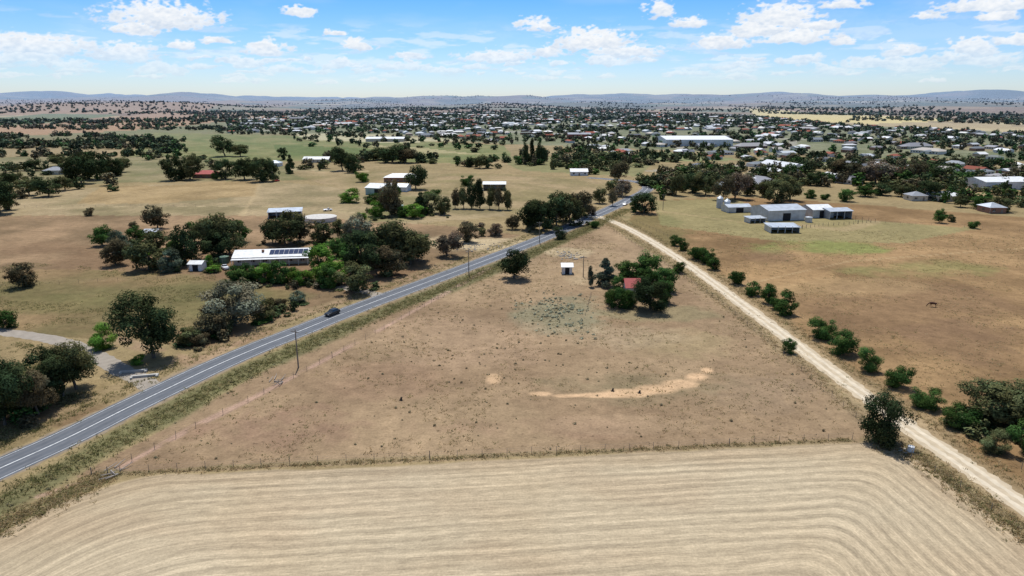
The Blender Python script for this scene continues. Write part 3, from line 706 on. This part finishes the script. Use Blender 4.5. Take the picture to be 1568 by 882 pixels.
e, L, D = building('farmhouse', (358, 407), (473, 403), 11, 2.8, 1.5, CREAM, WHITE)
g = Geo(); g.box(-.3, L + .3, -2.6, -.5, 2.42, 2.52); add('verandah_roof', g.mesh('verandah_roof'), e, mats=[WHITE])
g = Geo()
for i in range(9): g.box(L * i / 8 - .07, L * i / 8 + .07, -2.5, -2.36, 0, 2.41)
add('verandah_posts', g.mesh('verandah_posts'), e, mats=[WHITE])
g = Geo(); sl = 1.5 / 5.5
for i in range(8):
    for j in range(2):
        x0 = L * .47 + i * 1.62; y0 = 1.2 + j * 1.75; z = lambda yy: 2.81 + .12 + yy * sl + .06
        g.poly([(x0, y0, z(y0)), (x0 + 1.52, y0, z(y0)), (x0 + 1.52, y0 + 1.65, z(y0 + 1.65)), (x0, y0 + 1.65, z(y0 + 1.65)), (x0, y0, z(y0) + .05), (x0 + 1.52, y0, z(y0) + .05), (x0 + 1.52, y0 + 1.65, z(y0 + 1.65) + .05), (x0, y0 + 1.65, z(y0 + 1.65) + .05)],
               [(3, 2, 1, 0), (4, 5, 6, 7), (0, 1, 5, 4), (1, 2, 6, 5), (2, 3, 7, 6), (3, 0, 4, 7)])
add('solar_panels', g.mesh('solar_panels'), e, mats=[SOLAR])
g = Geo(); g.box(L * .36, L * .36 + .8, 3, 3.8, 3.2, 4.6); add('chimney', g.mesh('chimney'), e, mats=[BRICK])

building('garden_shed', (290, 415), (309, 415), 4, 2.4, .7, WHITE, WHITE, win=False)
building('garden_shed', (220, 364), (239, 364), 5, 2.4, .8, CREAM, SILVER, win=False)
building('machinery_shed', (411, 335), (462, 333), 9, 3.6, -.6, SILVER, SILVER, 'skillion', True, bays=4)
building('green_shed', (560, 298), (584, 299), 14, 4.2, 2.0, TEAL, WHITE, win=False)
building('farm_house', (588, 279), (640, 279), 11, 3.2, 2.4, BRICK, WHITE, 'hip')
building('farm_garage', (588, 293), (622, 294), 9, 3.0, 1.6, WHITE, SILVER, win=False)
building('workshop_shed', (740, 292), (774, 292), 10, 4.0, 1.2, CREAM, WHITE, 'gable', True, bays=3)
building('long_house', (464, 249), (503, 249), 11, 3.0, 2.0, CREAM, WHITE)
building('country_house', (295, 273), (330, 273), 11, 3.0, 2.4, BRICK, REDR, 'hip')
building('country_house', (66, 268), (106, 267), 12, 3.2, 2.5, CREAM, GREYR, 'hip')
building('country_house', (410, 255), (428, 255), 9, 3.0, 2.0, WHITE, SILVER, 'hip')
building('small_white_shed', (861, 420), (876, 420), 3.2, 2.6, .8, WHITE, WHITE, win=False)
building('cottage', (959, 455), (980, 455), 6, 3.0, 1.8, WHITE, REDR, 'gable')
building('large_farm_shed', (1176, 339), (1232, 337), 16, 5.0, 1.6, SILVER, SILVER, win=False)
building('lean_to_shed', (1180, 357), (1224, 357), 8, 3.0, -.5, SILVER, SILVER, 'skillion', True, bays=4)
building('shearing_shed', (1244, 334), (1276, 333), 12, 4.0, 1.6, SILVER, WHITE, win=False)
building('open_hay_shed', (1270, 336), (1304, 335), 10, 3.8, .9, SILVER, SILVER, 'gable', True, bays=3)
building('small_farm_shed', (1115, 326), (1150, 325), 8, 2.8, 1.0, SILVER, SILVER, win=False)
building('small_farm_shed', (1148, 342), (1172, 341), 5, 2.5, -.4, SILVER, SILVER, 'skillion', True, bays=3)
building('warehouse', (1020, 224), (1122, 224), 75, 8, 3.0, WHITE, WHITE, win=False)
building('warehouse', (870, 212), (905, 212), 30, 6, 2.0, M('red_steel', (.35, .10, .08)), GREYR, win=False)
building('warehouse', (560, 217), (618, 217), 25, 4, 2.0, CREAM, WHITE, win=False)
building('suburban_house', (1172, 269), (1202, 268), 11, 3.0, 2.2, CREAM, WHITE, 'hip')
building('suburban_house', (874, 269), (900, 269), 10, 3.0, 1.8, WHITE, WHITE)
building('suburban_house', (1436, 309), (1476, 308), 12, 3.0, 2.2, CREAM, WHITE, 'hip')
building('suburban_house', (1092, 292), (1120, 292), 10, 3.0, 2.0, BRICK, SILVER, 'hip')
building('suburban_house', (1140, 284), (1168, 283), 10, 3.0, 2.0, CREAM, WHITE, 'hip')
building('industrial_shed', (1508, 291), (1580, 290), 22, 5.0, 2.0, WHITE, WHITE, win=False)
building('suburban_house', (1515, 327), (1540, 327), 10, 3.0, 2.0, BRICK, SILVER, 'hip')
building('suburban_house', (1215, 262), (1240, 262), 10, 3.0, 2.0, BRICK, WHITE, 'hip')
building('suburban_house', (1396, 308), (1420, 308), 9, 3.0, 2.0, CREAM, GREYR, 'hip')

def tank(name, x, y, r, h, cone, mat):
    p = P(x, y); e = bpy.data.objects.new(name, None); COL.objects.link(e); e.location = (p[0], p[1] + r, 0)
    g = Geo(); g.tube((0, 0, 0), (0, 0, h), r, r, 28)
    for k in range(1, int(h / .8)): g.tube((0, 0, k * .8), (0, 0, k * .8 + .06), r + .03, r + .03, 28, True)
    add('tank_wall', g.mesh('tank_wall'), e, mats=[mat])
    g = Geo(); g.tube((0, 0, h + .004), (0, 0, h + cone), r + .1, .15, 28); add('tank_roof', g.mesh('tank_roof'), e, mats=[mat])
    g = Geo(); g.tube((0, -r - .1, h * .8), (0, -r - .1, 0), .05, .05, 6); add('outlet_pipe', g.mesh('outlet_pipe'), e, mats=[SILVER])
tank('water_tank', 484, 342, 7.6, 2.0, .8, M('pale_tank_concrete', (.55, .52, .47), .8))
tank('grain_silo', 1103, 319, 1.7, 5.2, 1.3, SILVER); tank('grain_silo', 1114, 322, 1.7, 4.6, 1.3, SILVER)
tank('water_tank', 612, 322, 1.8, 2.4, .5, TEAL); tank('water_tank', 341, 404, 1.6, 2.3, .4, M('green_tank', (.12, .2, .14)))
tank('water_tank', 985, 462, 1.3, 2.0, .4, SILVER); tank('water_tank', 1240, 341, 1.6, 2.4, .4, SILVER)

# ------------------------------------------------------------------ fences
def fence(name, pts, step=4.0, hgt=1.25, wires=3, rad=.042):
    q = PL(pts); g = Geo()
    locs = []
    for a, b in zip(q[:-1], q[1:]):
        a = Vector(a); b = Vector(b); n = max(1, int((b - a).length / step))
        for i in range(n): locs.append(a.lerp(b, i / n))
    locs.append(Vector(q[-1]))
    for i, p in enumerate(locs):
        j = Vector((random.uniform(-.05, .05), random.uniform(-.05, .05)))
        r = rad * (1.8 if i % 12 == 0 else 1)
        g.tube((p.x, p.y, -.05), (p.x + j.x, p.y + j.y, hgt * random.uniform(.92, 1.08)), r, r * .85, 5)
    for a, b in zip(locs[:-1], locs[1:]):
        for k in range(wires):
            z = hgt * (.35 + .27 * k); g.tube((a.x, a.y, z), (b.x, b.y, z), .01, .01, 3, False)
    add(name, g.mesh(name), mats=[WOOD])
fence('paddock_fence', [(140, 727), (400, 713), (700, 700), (1000, 687), (1305, 672)])
fence('paddock_fence', [(165, 725), (300, 655), (380, 616), (470, 568), (560, 519), (650, 470), (740, 418), (820, 380), (890, 350)])
fence('paddock_fence', [(940, 355), (1000, 392), (1100, 462), (1200, 545), (1310, 640), (1345, 672)])
fence('paddock_fence', [(1395, 700), (1470, 748), (1570, 820), (1680, 900)])
fence('paddock_fence', [(975, 340), (1040, 372), (1120, 420), (1240, 495), (1400, 600), (1500, 672), (1600, 745)])
fence('paddock_fence', [(300, 520), (400, 486), (520, 445), (640, 405), (760, 365), (860, 335)])
fence('paddock_fence', [(0, 440), (150, 432), (330, 425)], 5); fence('paddock_fence', [(410, 350), (640, 342), (700, 350)], 5)
fence('paddock_fence', [(20, 318), (200, 316), (400, 318)], 6); fence('paddock_fence', [(1310, 340), (1450, 346), (1620, 360)], 6)
fence('yard_rail_fence', [(1228, 350), (1260, 346), (1300, 344), (1340, 340), (1310, 336)], 2.5, 1.5, 4, .1)
fence('garden_fence', [(905, 452), (900, 470), (950, 482)], 2.5, 1.1)

# ------------------------------------------------------------------ power poles
tops = []
def pole(x, y, h=8.6):
    p = P(x, y); e = bpy.data.objects.new('power_pole', None); COL.objects.link(e); e.location = (p[0], p[1], 0); e.rotation_euler = (0, 0, -.5)
    g = Geo(); g.tube((0, 0, -.1), (0, 0, h), .16, .10, 8); add('pole', g.mesh('pole'), e, mats=[WOOD])
    g = Geo(); g.box(-1.1, 1.1, -.2, -.12, h - .55, h - .4); add('crossarm', g.mesh('crossarm'), e, mats=[WOOD])
    g = Geo()
    for x_ in (-1, 0.35, 1): g.tube((x_, -.16, h - .4), (x_, -.16, h - .2), .05, .03, 6)
    add('insulators', g.mesh('insulators'), e, mats=[WHITE]); tops.append((p[0], p[1], h - .2))
for a in [(457, 563), (718, 421), (826, 372), (905, 333), (953, 305)]: pole(*a)
g = Geo()
for a, b in zip(tops[:-1], tops[1:]):
    for o in (-.9, .3, .9):
        pv = None
        for i in range(13):
            t = i / 12; q = Vector((a[0] + (b[0] - a[0]) * t + o, a[1] + (b[1] - a[1]) * t + o * .4, a[2] - 1.6 * 4 * t * (1 - t)))
            if pv is not None: g.tube(pv, q, .012, .012, 3, False)
            pv = q
add('power_lines', g.mesh('power_lines'), mats=[M('cable', (.05, .05, .05))])
for a in [(893, 424, 7), (1015, 322, 8.5), (590, 300, 8)]: pole(*a)

# ------------------------------------------------------------------ vehicles
def car(name, x, y, heading, paint, ute=False):
    p = P(x, y); e = bpy.data.objects.new(name, None); COL.objects.link(e); e.location = (p[0], p[1], .026); e.rotation_euler = (0, 0, heading)
    prof = [(-2.2, .35), (-2.25, .75), (-2.1, 1.0), (-.9 if not ute else .1, 1.02), (.9, 1.0), (2.0, .86), (2.25, .7), (2.25, .35)]
    bm = bmesh.new(); rings = []
    for yy, s in ((-.9, .97), (-.82, 1.0), (.82, 1.0), (.9, .97)):
        rings.append([bm.verts.new((a * s, yy, .66 + (b - .66) * (1 if abs(yy) < .85 else .86))) for a, b in prof])
    for r0, r1 in zip(rings[:-1], rings[1:]):
        for i in range(len(prof)): bm.faces.new((r0[i], r0[(i + 1) % len(prof)], r1[(i + 1) % len(prof)], r1[i]))
    bm.faces.new(rings[0]); bm.faces.new(rings[-1][::-1]); bmesh.ops.recalc_face_normals(bm, faces=bm.faces)
    me = bpy.data.meshes.new('body'); bm.to_mesh(me); add('body', me, e, mats=[paint])
    x0, x1, x2, x3 = (-1.95, -1.45, .35, 1.05) if not ute else (-.2, 0, .6, 1.2)
    g = Geo(); zt = 1.46; zb = 1.0
    g.poly([(x0, -.78, zb), (x3, -.78, zb), (x3, .78, zb), (x0, .78, zb), (x1, -.62, zt), (x2, -.62, zt), (x2, .62, zt), (x1, .62, zt)], [(0, 1, 5, 4), (1, 2, 6, 5), (2, 3, 7, 6), (3, 0, 4, 7)])
    add('windows', g.mesh('windows'), e, mats=[GLASS])
    g = Geo(); g.box(x1 - .04, x2 + .04, -.64, .64, zt + .002, zt + .05); add('roof', g.mesh('roof'), e, mats=[paint])
    g = Geo()
    for wx in (-1.35, 1.4):
        for s in (-1, 1): g.tube((wx, s * .72, .33), (wx, s * .93, .33), .33, .33, 14)
    add('wheels', g.mesh('wheels'), e, mats=[TYRE])
    g = Geo()
    for s in (-.62, .62): g.box(2.2, 2.27, s - .18, s + .18, .62, .76)
    add('headlights', g.mesh('headlights'), e, mats=[WHITE])
    g = Geo()
    for s in (-.66, .66): g.box(-2.28, -2.22, s - .15, s + .15, .7, .86)
    add('tail_lights', g.mesh('tail_lights'), e, mats=[M('red_lens', (.4, .02, .02), .3)])
def road_dir(x, y):
    p = np.array(P(x, y)); q = np.array(ROAD); i = int(np.argmin(((q - p) ** 2).sum(1))); t = q[i + 1] - q[i - 1]; return math.atan2(t[1], t[0])
BLACKP = M('black_car_paint', (.012, .013, .016), .3, spec=.5, namt=.05); WHITEP = M('white_car_paint', (.75, .76, .78), .25, spec=.5, namt=.05)
car('dark_car', 509, 482, road_dir(508, 487) + math.pi, BLACKP)
car('white_car', 957, 314, road_dir(955, 310) + math.pi, WHITEP)
car('utility_vehicle', 502, 323, .4, WHITEP, True)
car('utility_vehicle', 424, 278, 1.2, M('red_car_paint', (.4, .04, .03), .3), True)
car('white_car', 1128, 292, .3, WHITEP)
car('utility_vehicle', 345, 412, 2.2, WHITEP, True)

# ------------------------------------------------------------------ horse
def skin_obj(name, nodes, edges, mat, loc, rot):
    me = bpy.data.meshes.new(name); me.from_pydata([n[:3] for n in nodes], edges, []); me.update()
    ob = add(name, me, loc=loc, rot=rot, mats=[mat])
    ob.modifiers.new('skin', 'SKIN')
    for i, n in enumerate(nodes): me.skin_vertices[0].data[i].radius = (n[3], n[3] if len(n) < 5 else n[4])
    me.skin_vertices[0].data[0].use_root = True
    s = ob.modifiers.new('sub', 'SUBSURF'); s.levels = 2; s.render_levels = 2
    return ob
def horse(x, y, rot):
    nodes = [(-.65, 0, 1.18, .27, .30), (-.2, 0, 1.12, .27, .29), (.25, 0, 1.12, .28, .32), (.62, 0, 1.2, .22, .28),
             (.95, 0, 1.1, .13, .18), (1.3, 0, .75, .09, .13), (1.5, 0, .48, .1, .12), (1.62, 0, .22, .07, .07), (1.68, 0, .08, .06, .06),
             (-.9, 0, 1.12, .1), (-1.0, 0, .85, .05), (-1.02, 0, .5, .06),
             (-.62, .17, .85, .13), (-.52, .18, .68, .08), (-.78, .18, .48, .055), (-.74, .18, .12, .035), (-.68, .18, .03, .06),
             (-.62, -.17, .85, .13), (-.55, -.18, .68, .08), (-.84, -.18, .48, .055), (-.82, -.18, .12, .035), (-.76, -.18, .03, .06),
             (.5, .16, .85, .1), (.52, .16, .5, .055), (.5, .16, .12, .035), (.55, .16, .03, .055),
             (.58, -.16, .85, .1), (.66, -.16, .5, .055), (.66, -.16, .12, .035), (.71, -.16, .03, .055)]
    edges = [(0, 1), (1, 2), (2, 3), (3, 4), (4, 5), (5, 6), (6, 7), (7, 8), (0, 9), (9, 10), (10, 11), (0, 12), (12, 13), (13, 14), (14, 15), (15, 16), (0, 17), (17, 18), (18, 19), (19, 20), (20, 21),
             (2, 22), (22, 23), (23, 24), (24, 25), (2, 26), (26, 27), (27, 28), (28, 29)]
    p = P(x, y); skin_obj('horse', nodes, edges, M('brown_horse_coat', (.11, .045, .025), .7, nscale=1.5), (p[0], p[1], 0), rot)
horse(1428, 470, math.pi - .2)

# ------------------------------------------------------------------ stumps, rubble, troughs
def stump(x, y):
    p = P(x, y); g = Geo(); h = random.uniform(.5, .8)
    g.tube((0, 0, -.05), (.04, .02, h * .5), .28, .2, 9); g.tube((.04, .02, h * .48), (.1, .03, h), .2, .14, 9); g.tube((.03, .02, h * .5), (.3, .1, h * .85), .08, .05, 6)
    for k in range(5):
        a = k * 1.26; g.tube((0, 0, .15), (math.cos(a) * .5, math.sin(a) * .5, -.03), .1, .04, 5)
    add('tree_stump', g.mesh('tree_stump'), loc=(p[0], p[1], 0), mats=[M('charred_wood', (.07, .055, .04), .9)])
for a in [(938, 599), (979, 602), (614, 613)]: stump(*a)
def rubble(name, x, y, n, sx, sy, smax):
    p = P(x, y); V = []; F = []
    for i in range(n):
        bm = bmesh.new(); bmesh.ops.create_icosphere(bm, subdivisions=1, radius=random.uniform(.15, smax))
        c = Vector((random.gauss(0, sx), random.gauss(0, sy), random.uniform(0, .15)))
        s = Vector((random.uniform(.7, 1.5), random.uniform(.7, 1.3), random.uniform(.5, 1)))
        b = len(V)
        for v in bm.verts: V.append(tuple(Vector((v.co.x * s.x, v.co.y * s.y, v.co.z * s.z)) * random.uniform(.8, 1.2) + c))
        for f in bm.faces: F.append(tuple(b + v.index for v in f.verts))
        bm.free()
    me = bpy.data.meshes.new(name); me.from_pydata(V, [], F); add(name, me, loc=(p[0], p[1], 0), mats=[STONE])
rubble('stone_pile', 872, 392, 70, 2.2, 4, .5); rubble('stone_pile', 730, 378, 60, 6, 4, .45); rubble('stone_pile', 1385, 690, 14, .5, .5, .25)
g = Geo(); g.tube((0, 0, 0), (0, 0, 1.0), .5, .5, 14); g.tube((0, 0, 1.004), (0, 0, 1.12), .52, .2, 14); p = P(1394, 692); add('steel_drum', g.mesh('steel_drum'), loc=(p[0], p[1], 0), mats=[WHITE])
g = Geo()
for k in range(9):
    a = random.uniform(0, 6.28); r0 = random.uniform(.05, .14); x0, y0 = random.uniform(-1.5, 1.5), random.uniform(-1, 1)
    g.tube((x0, y0, .15), (x0 + math.cos(a) * 2.2, y0 + math.sin(a) * 2.2, .5), r0, r0 * .4, 6)
for (x, y) in ((424, 584), (865, 393), (175, 722)): p = P(x, y); add('fallen_branches', g.mesh('fallen_branches'), loc=(p[0], p[1], 0), rot=random.random() * 3, mats=[M('dead_wood', (.34, .30, .26), .9)])

# ------------------------------------------------------------------ grass tufts & weeds
def tufts(name, pos, h, cols, nb=6, spread=.25, wd=.05):
    n = len(pos); cols = np.array(cols)
    P0 = np.repeat(pos, nb, 0); m = len(P0)
    a = RNG.uniform(0, 6.28, m); off = RNG.normal(size=(m, 2)) * spread * .5
    hh = np.repeat(RNG.uniform(.5, 1.2, n) * h, nb) * RNG.uniform(.6, 1.1, m)
    bx = P0[:, 0] + off[:, 0]; by = P0[:, 1] + off[:, 1]
    lean = RNG.normal(size=(m, 2)) * .9 * hh[:, None]
    w = wd * RNG.uniform(.7, 1.5, m)
    cx, sx = np.cos(a) * w, np.sin(a) * w; z0 = np.zeros(m) + .01
    V = np.stack([np.stack([bx - cx, by - sx, z0], 1), np.stack([bx + cx, by + sx, z0], 1), np.stack([bx + lean[:, 0] + cx * .5, by + lean[:, 1] + sx * .5, hh], 1), np.stack([bx + lean[:, 0] - cx * .5, by + lean[:, 1] - sx * .5, hh * .95], 1)], 1).reshape(-1, 3)
    F = np.arange(4 * m).reshape(m, 4)
    C = np.repeat(np.repeat(cols[RNG.integers(0, len(cols), n)] * RNG.uniform(.7, 1.25, n)[:, None], nb, 0), 4, 0)
    add(name, np_mesh(name, V, F, C), mats=[M_attr('dry_grass', .9, False, None, .5)])
K = 1.3
GR = [srgb(142, 136, 90) * K, srgb(122, 122, 76) * K, srgb(170, 154, 108) * K, srgb(114, 110, 70) * K]
DRY = [srgb(190, 166, 124) * K, srgb(170, 144, 104) * K, srgb(200, 178, 136) * K, srgb(140, 124, 84) * K]
R2 = ROAD[:170]
tufts('verge_grass', np.concatenate([along(R2, 6000, -9, 1.9), along(R2, 1800, 7.5, 1.4)]), .35, GR, 6, .5, .06)
tufts('fenceline_grass', np.concatenate([along([(140, 728), (700, 701), (1305, 673)], 800, 0, .35, False), along([(165, 727), (90, 765), (0, 806), (-160, 880)], 1600, 0, 1.5, False),
      along([(1340, 680), (1400, 696), (1470, 745), (1560, 812), (1700, 910)], 1300, 0, 1.2, False), along(GRAVEL, 2500, 5.0, 1.2), along(GRAVEL, 2500, -5.0, 1.4)]), .27, GR + DRY + DRY, 6, .4, .05)
PAD = [(900, 350), (1120, 480), (1300, 630), (1290, 668), (190, 722), (560, 520), (760, 412)]
tufts('paddock_grass', np.concatenate([scatter(PAD, 4500, 9, .5), scatter([(1000, 345), (1568, 360), (1700, 400), (1700, 700), (1450, 620), (1200, 470)], 5000, 10, .48)]), .2, DRY + GR, 5, .5, .06)
tufts('paddock_grass', np.concatenate([scatter([(0, 400), (330, 420), (320, 520), (200, 520), (0, 500)], 2500, 12, .5), scatter([(0, 520), (120, 540), (210, 590), (0, 690)], 2000, 8, .5)]), .25, GR, 5, .6, .06)
W0 = np.concatenate([scatter([(820, 462), (870, 452), (905, 470), (890, 500), (845, 502), (815, 485)], 260, 4, .47), scatter([(790, 450), (870, 440), (940, 470), (930, 520), (840, 520), (780, 485)], 120)])
def weeds(name, pos, smin, smax, c):
    pr = [tree_arrays('bush', 300 + i, 50, .12, False)[:3] for i in range(4)]
    n = len(pos); k = RNG.integers(0, 4, n); Vs = []; Fs = []; Cs = []; b = 0
    for i in range(n):
        V, F, C = pr[k[i]]; s = smin + (smax - smin) * RNG.uniform() ** 2
        Vs.append(V * np.array([s, s, s * .5]) + np.array([pos[i, 0], pos[i, 1], 0])); Fs.append(F + b); Cs.append(C * np.array(c) * RNG.uniform(.7, 1.3)); b += len(V)
    add(name, np_mesh(name, np.concatenate(Vs), np.concatenate(Fs), np.concatenate(Cs)), mats=[M_attr('weed_leaves', .8, False, None, .3)])
weeds('weed_patch', W0, .3, 1.2, (.34, .35, .25))
weeds('low_weeds', np.concatenate([scatter(PAD, 260), scatter([(560, 520), (860, 440), (900, 560), (640, 600)], 120), along(R2, 200, -10, 3)]), .3, .8, (.17, .155, .095))

# ------------------------------------------------------------------ sun, world
EL, AZ = math.radians(65), math.radians(-8)
sd = Vector((math.sin(AZ) * math.cos(EL), math.cos(AZ) * math.cos(EL), math.sin(EL)))
su = bpy.data.lights.new('sun', 'SUN'); su.energy = 4.7; su.angle = math.radians(.53); su.color = (1, .98, .945)
so = bpy.data.objects.new('sun', su); COL.objects.link(so); so.rotation_euler = sd.to_track_quat('Z', 'Y').to_euler(); so.location = (0, 0, 500)
def skynode(N):
    s = N('ShaderNodeTexSky'); s.sky_type = 'NISHITA'; s.sun_disc = False; s.sun_elevation = EL; s.sun_rotation = AZ
    s.air_density = 1.0; s.dust_density = .6; s.ozone_density = 1.6; s.altitude = 400
    return s
w = bpy.data.worlds.new('World'); scene.world = w; w.use_nodes = True; nt = w.node_tree; nt.nodes.clear(); N = nt.nodes.new; L = nt.links.new
out = N('ShaderNodeOutputWorld'); bg = N('ShaderNodeBackground'); bg.inputs[1].default_value = .11; L(bg.outputs[0], out.inputs[0])
L(skynode(N).outputs[0], bg.inputs[0])

# ------------------------------------------------------------------ sky backdrop with clouds, 40 km away
def azel(x, y):
    dx = (x - 784) / FPX; dy = -(y - 441) / FPX; v = Vector((dx, CP + dy * SP, -SP + dy * CP)).normalized(); return math.atan2(v.x, v.y), math.asin(v.z)
CL = [(250, 22, 135, 30), (208, 41, 54, 15), (405, 72, 66, 18), (548, 67, 40, 15), (460, 17, 44, 12), (823, 35, 56, 18), (508, 47, 36, 7), (60, 68, 140, 24), (25, 86, 120, 14), (192, 78, 80, 24), (272, 68, 36, 12),
      (250, 104, 66, 16), (375, 92, 66, 11), (512, 98, 50, 11), (765, 84, 110, 17), (842, 76, 58, 14), (905, 60, 120, 28), (955, 76, 105, 18), (935, 90, 80, 12), (1010, 12, 44, 20), (1050, 33, 48, 16), (1195, 24, 100, 34), (1160, 42, 85, 20),
      (1108, 62, 76, 20), (1215, 54, 110, 18), (1245, 38, 60, 14), (1300, 4, 56, 11), (1520, 5, 115, 16), (1532, 21, 48, 14), (1420, 22, 38, 10), (1375, 75, 52, 16), (1340, 94, 90, 12), (1390, 92, 66, 11), (1450, 86, 50, 14), (1488, 70, 54, 22),
      (1515, 90, 66, 15), (1225, 90, 66, 11), (1560, 56, 58, 12), (680, 106, 60, 8), (100, 96, 90, 10), (1130, 100, 80, 8), (630, 84, 44, 9), (330, 60, 40, 7), (1290, 60, 34, 9), (1640, 60, 80, 20), (-80, 50, 90, 20), (600, 100, 70, 9), (730, 100, 40, 8), (430, 104, 60, 9), (1270, 104, 50, 8)]
for _ in range(70):
    CL.append((random.uniform(-100, 1668), random.uniform(84, 126), random.uniform(14, 46), random.uniform(4, 8)))
def build_sky():
    az = np.radians(np.concatenate([np.linspace(-180, -50, 60)[:-1], np.linspace(-50, 50, 1500), np.linspace(50, 180, 60)[1:]]))
    el = np.radians(np.concatenate([np.linspace(-2, -.2, 4)[:-1], np.linspace(-.2, 10, 200), np.linspace(10, 24, 60)[1:]]))
    E, A = np.meshgrid(el, az, indexing='ij'); E = E.ravel(); A = A.ravel()
    R = 40000.0
    V = np.stack([R * np.sin(A), R * np.cos(A), R * np.tan(E)], 1)
    dn = np.degrees(A); de = np.degrees(E)
    o1 = (fbm(dn / 1.1, de / .5, 201, 5) - .5); o2 = (fbm(dn / 1.1, de / .5, 331, 5) - .5)
    Ad = A + o1 * .040; Ed = E + o2 * .010
    best = np.full(A.shape, 9.0); vert = np.zeros(A.shape)
    for (x, y, ww, hh) in CL:
        a0, e0 = azel(x, y + hh * .25)
        u = (Ad - a0) / (ww * .54 / FPX); v = (Ed - e0) / (hh * .8 / FPX)
        v2 = np.where(v < 0, -v * 2.4, v)
        q = np.sqrt(u * u + v2 * v2); m = q < best; best = np.where(m, q, best); vert = np.where(m, v, vert)
    fine = fbm(dn / .35, de / .18, 77, 4) - .5
    den = 1 - sstep(.68, 1.12, best + fine * 1.1)
    fade = .45 + .52 * sstep(1.8, 4.5, de)
    low = sstep(.52, .70, fbm(dn / 2.4, de / .42, 55, 5)) * sstep(1.3, 2.4, de) * (1 - sstep(4.6, 6.6, de)) * .4
    veil = sstep(.45, .75, fbm(dn / 7, de / 1.6, 9, 4)) * .12 * sstep(1, 3, de)
    high = sstep(.56, .72, fbm(dn / 9, de / 4, 19, 5)) * sstep(9, 13, de) * (1 - sstep(19, 23, de)) * .8
    dens = np.clip(np.maximum(np.maximum(den * fade, low), np.maximum(high, veil)), 0, 1)
    lit = np.clip(.5 + vert * .6 + fine * 1.4, 0, 1)
    ne, na = len(el), len(az)
    idx = np.arange(ne * na).reshape(ne, na)
    F = np.stack([idx[:-1, :-1], idx[:-1, 1:], idx[1:, 1:], idx[1:, :-1]], -1).reshape(-1, 4)
    me = np_mesh('sky', V, F, None, {'cloud': dens, 'lit': lit})
    m = bpy.data.materials.new('sky_with_cumulus'); m.use_nodes = True; nt = m.node_tree; nt.nodes.clear(); N = nt.nodes.new; L = nt.links.new
    geo = N('ShaderNodeNewGeometry'); nm = N('ShaderNodeVectorMath'); nm.operation = 'NORMALIZE'; L(geo.outputs['Position'], nm.inputs[0])
    s = skynode(N); L(nm.outputs[0], s.inputs[0])
    sx = N('ShaderNodeSeparateXYZ'); L(nm.outputs[0], sx.inputs[0])
    mr = N('ShaderNodeMapRange'); mr.inputs[1].default_value = 0; mr.inputs[2].default_value = .14; L(sx.outputs[2], mr.inputs[0])
    tint = N('ShaderNodeMix'); tint.data_type = 'RGBA'; tint.inputs[6].default_value = (.98, 1.10, 1.40, 1); tint.inputs[7].default_value = (.36, .78, 1.30, 1); L(mr.outputs[0], tint.inputs[0])
    mr2 = N('ShaderNodeMapRange'); mr2.inputs[1].default_value = .28; mr2.inputs[2].default_value = .4; L(sx.outputs[2], mr2.inputs[0])
    t2 = N('ShaderNodeMix'); t2.data_type = 'RGBA'; t2.inputs[7].default_value = (1, 1, 1, 1); L(mr2.outputs[0], t2.inputs[0]); L(tint.outputs[2], t2.inputs[6])
    sk = N('ShaderNodeVectorMath'); sk.operation = 'MULTIPLY'; L(s.outputs[0], sk.inputs[0]); L(t2.outputs[2], sk.inputs[1])
    ca = N('ShaderNodeAttribute'); ca.attribute_name = 'cloud'; la = N('ShaderNodeAttribute'); la.attribute_name = 'lit'
    cc = N('ShaderNodeMix'); cc.data_type = 'RGBA'; cc.inputs[6].default_value = (6.0, 6.8, 7.9, 1); cc.inputs[7].default_value = (8.8, 8.9, 9.0, 1); L(la.outputs['Fac'], cc.inputs[0])
    mx = N('ShaderNodeMix'); mx.data_type = 'RGBA'; L(ca.outputs['Fac'], mx.inputs[0]); L(sk.outputs[0], mx.inputs[6]); L(cc.outputs[2], mx.inputs[7])
    em = N('ShaderNodeEmission'); em.inputs[1].default_value = .11; L(mx.outputs[2], em.inputs[0])
    o = N('ShaderNodeOutputMaterial'); L(em.outputs[0], o.inputs[0])
    try: m.cycles.emission_sampling = 'NONE'
    except Exception as ex: print(ex)
    add('sky', me, mats=[m])
build_sky()

scene.view_settings.view_transform = 'Standard'; scene.view_settings.look = 'None'; scene.view_settings.exposure = 0
cam = bpy.data.cameras.new('camera'); cam.sensor_width = 36; cam.lens = 36 * FPX / 1568; cam.clip_start = .5; cam.clip_end = 90000
co = bpy.data.objects.new('camera', cam); COL.objects.link(co); co.location = (0, 0, CAM_H); co.rotation_euler = (math.pi / 2 - PITCH, 0, 0)
scene.camera = co
print('objects', len(bpy.data.objects), 'trees', tcount)
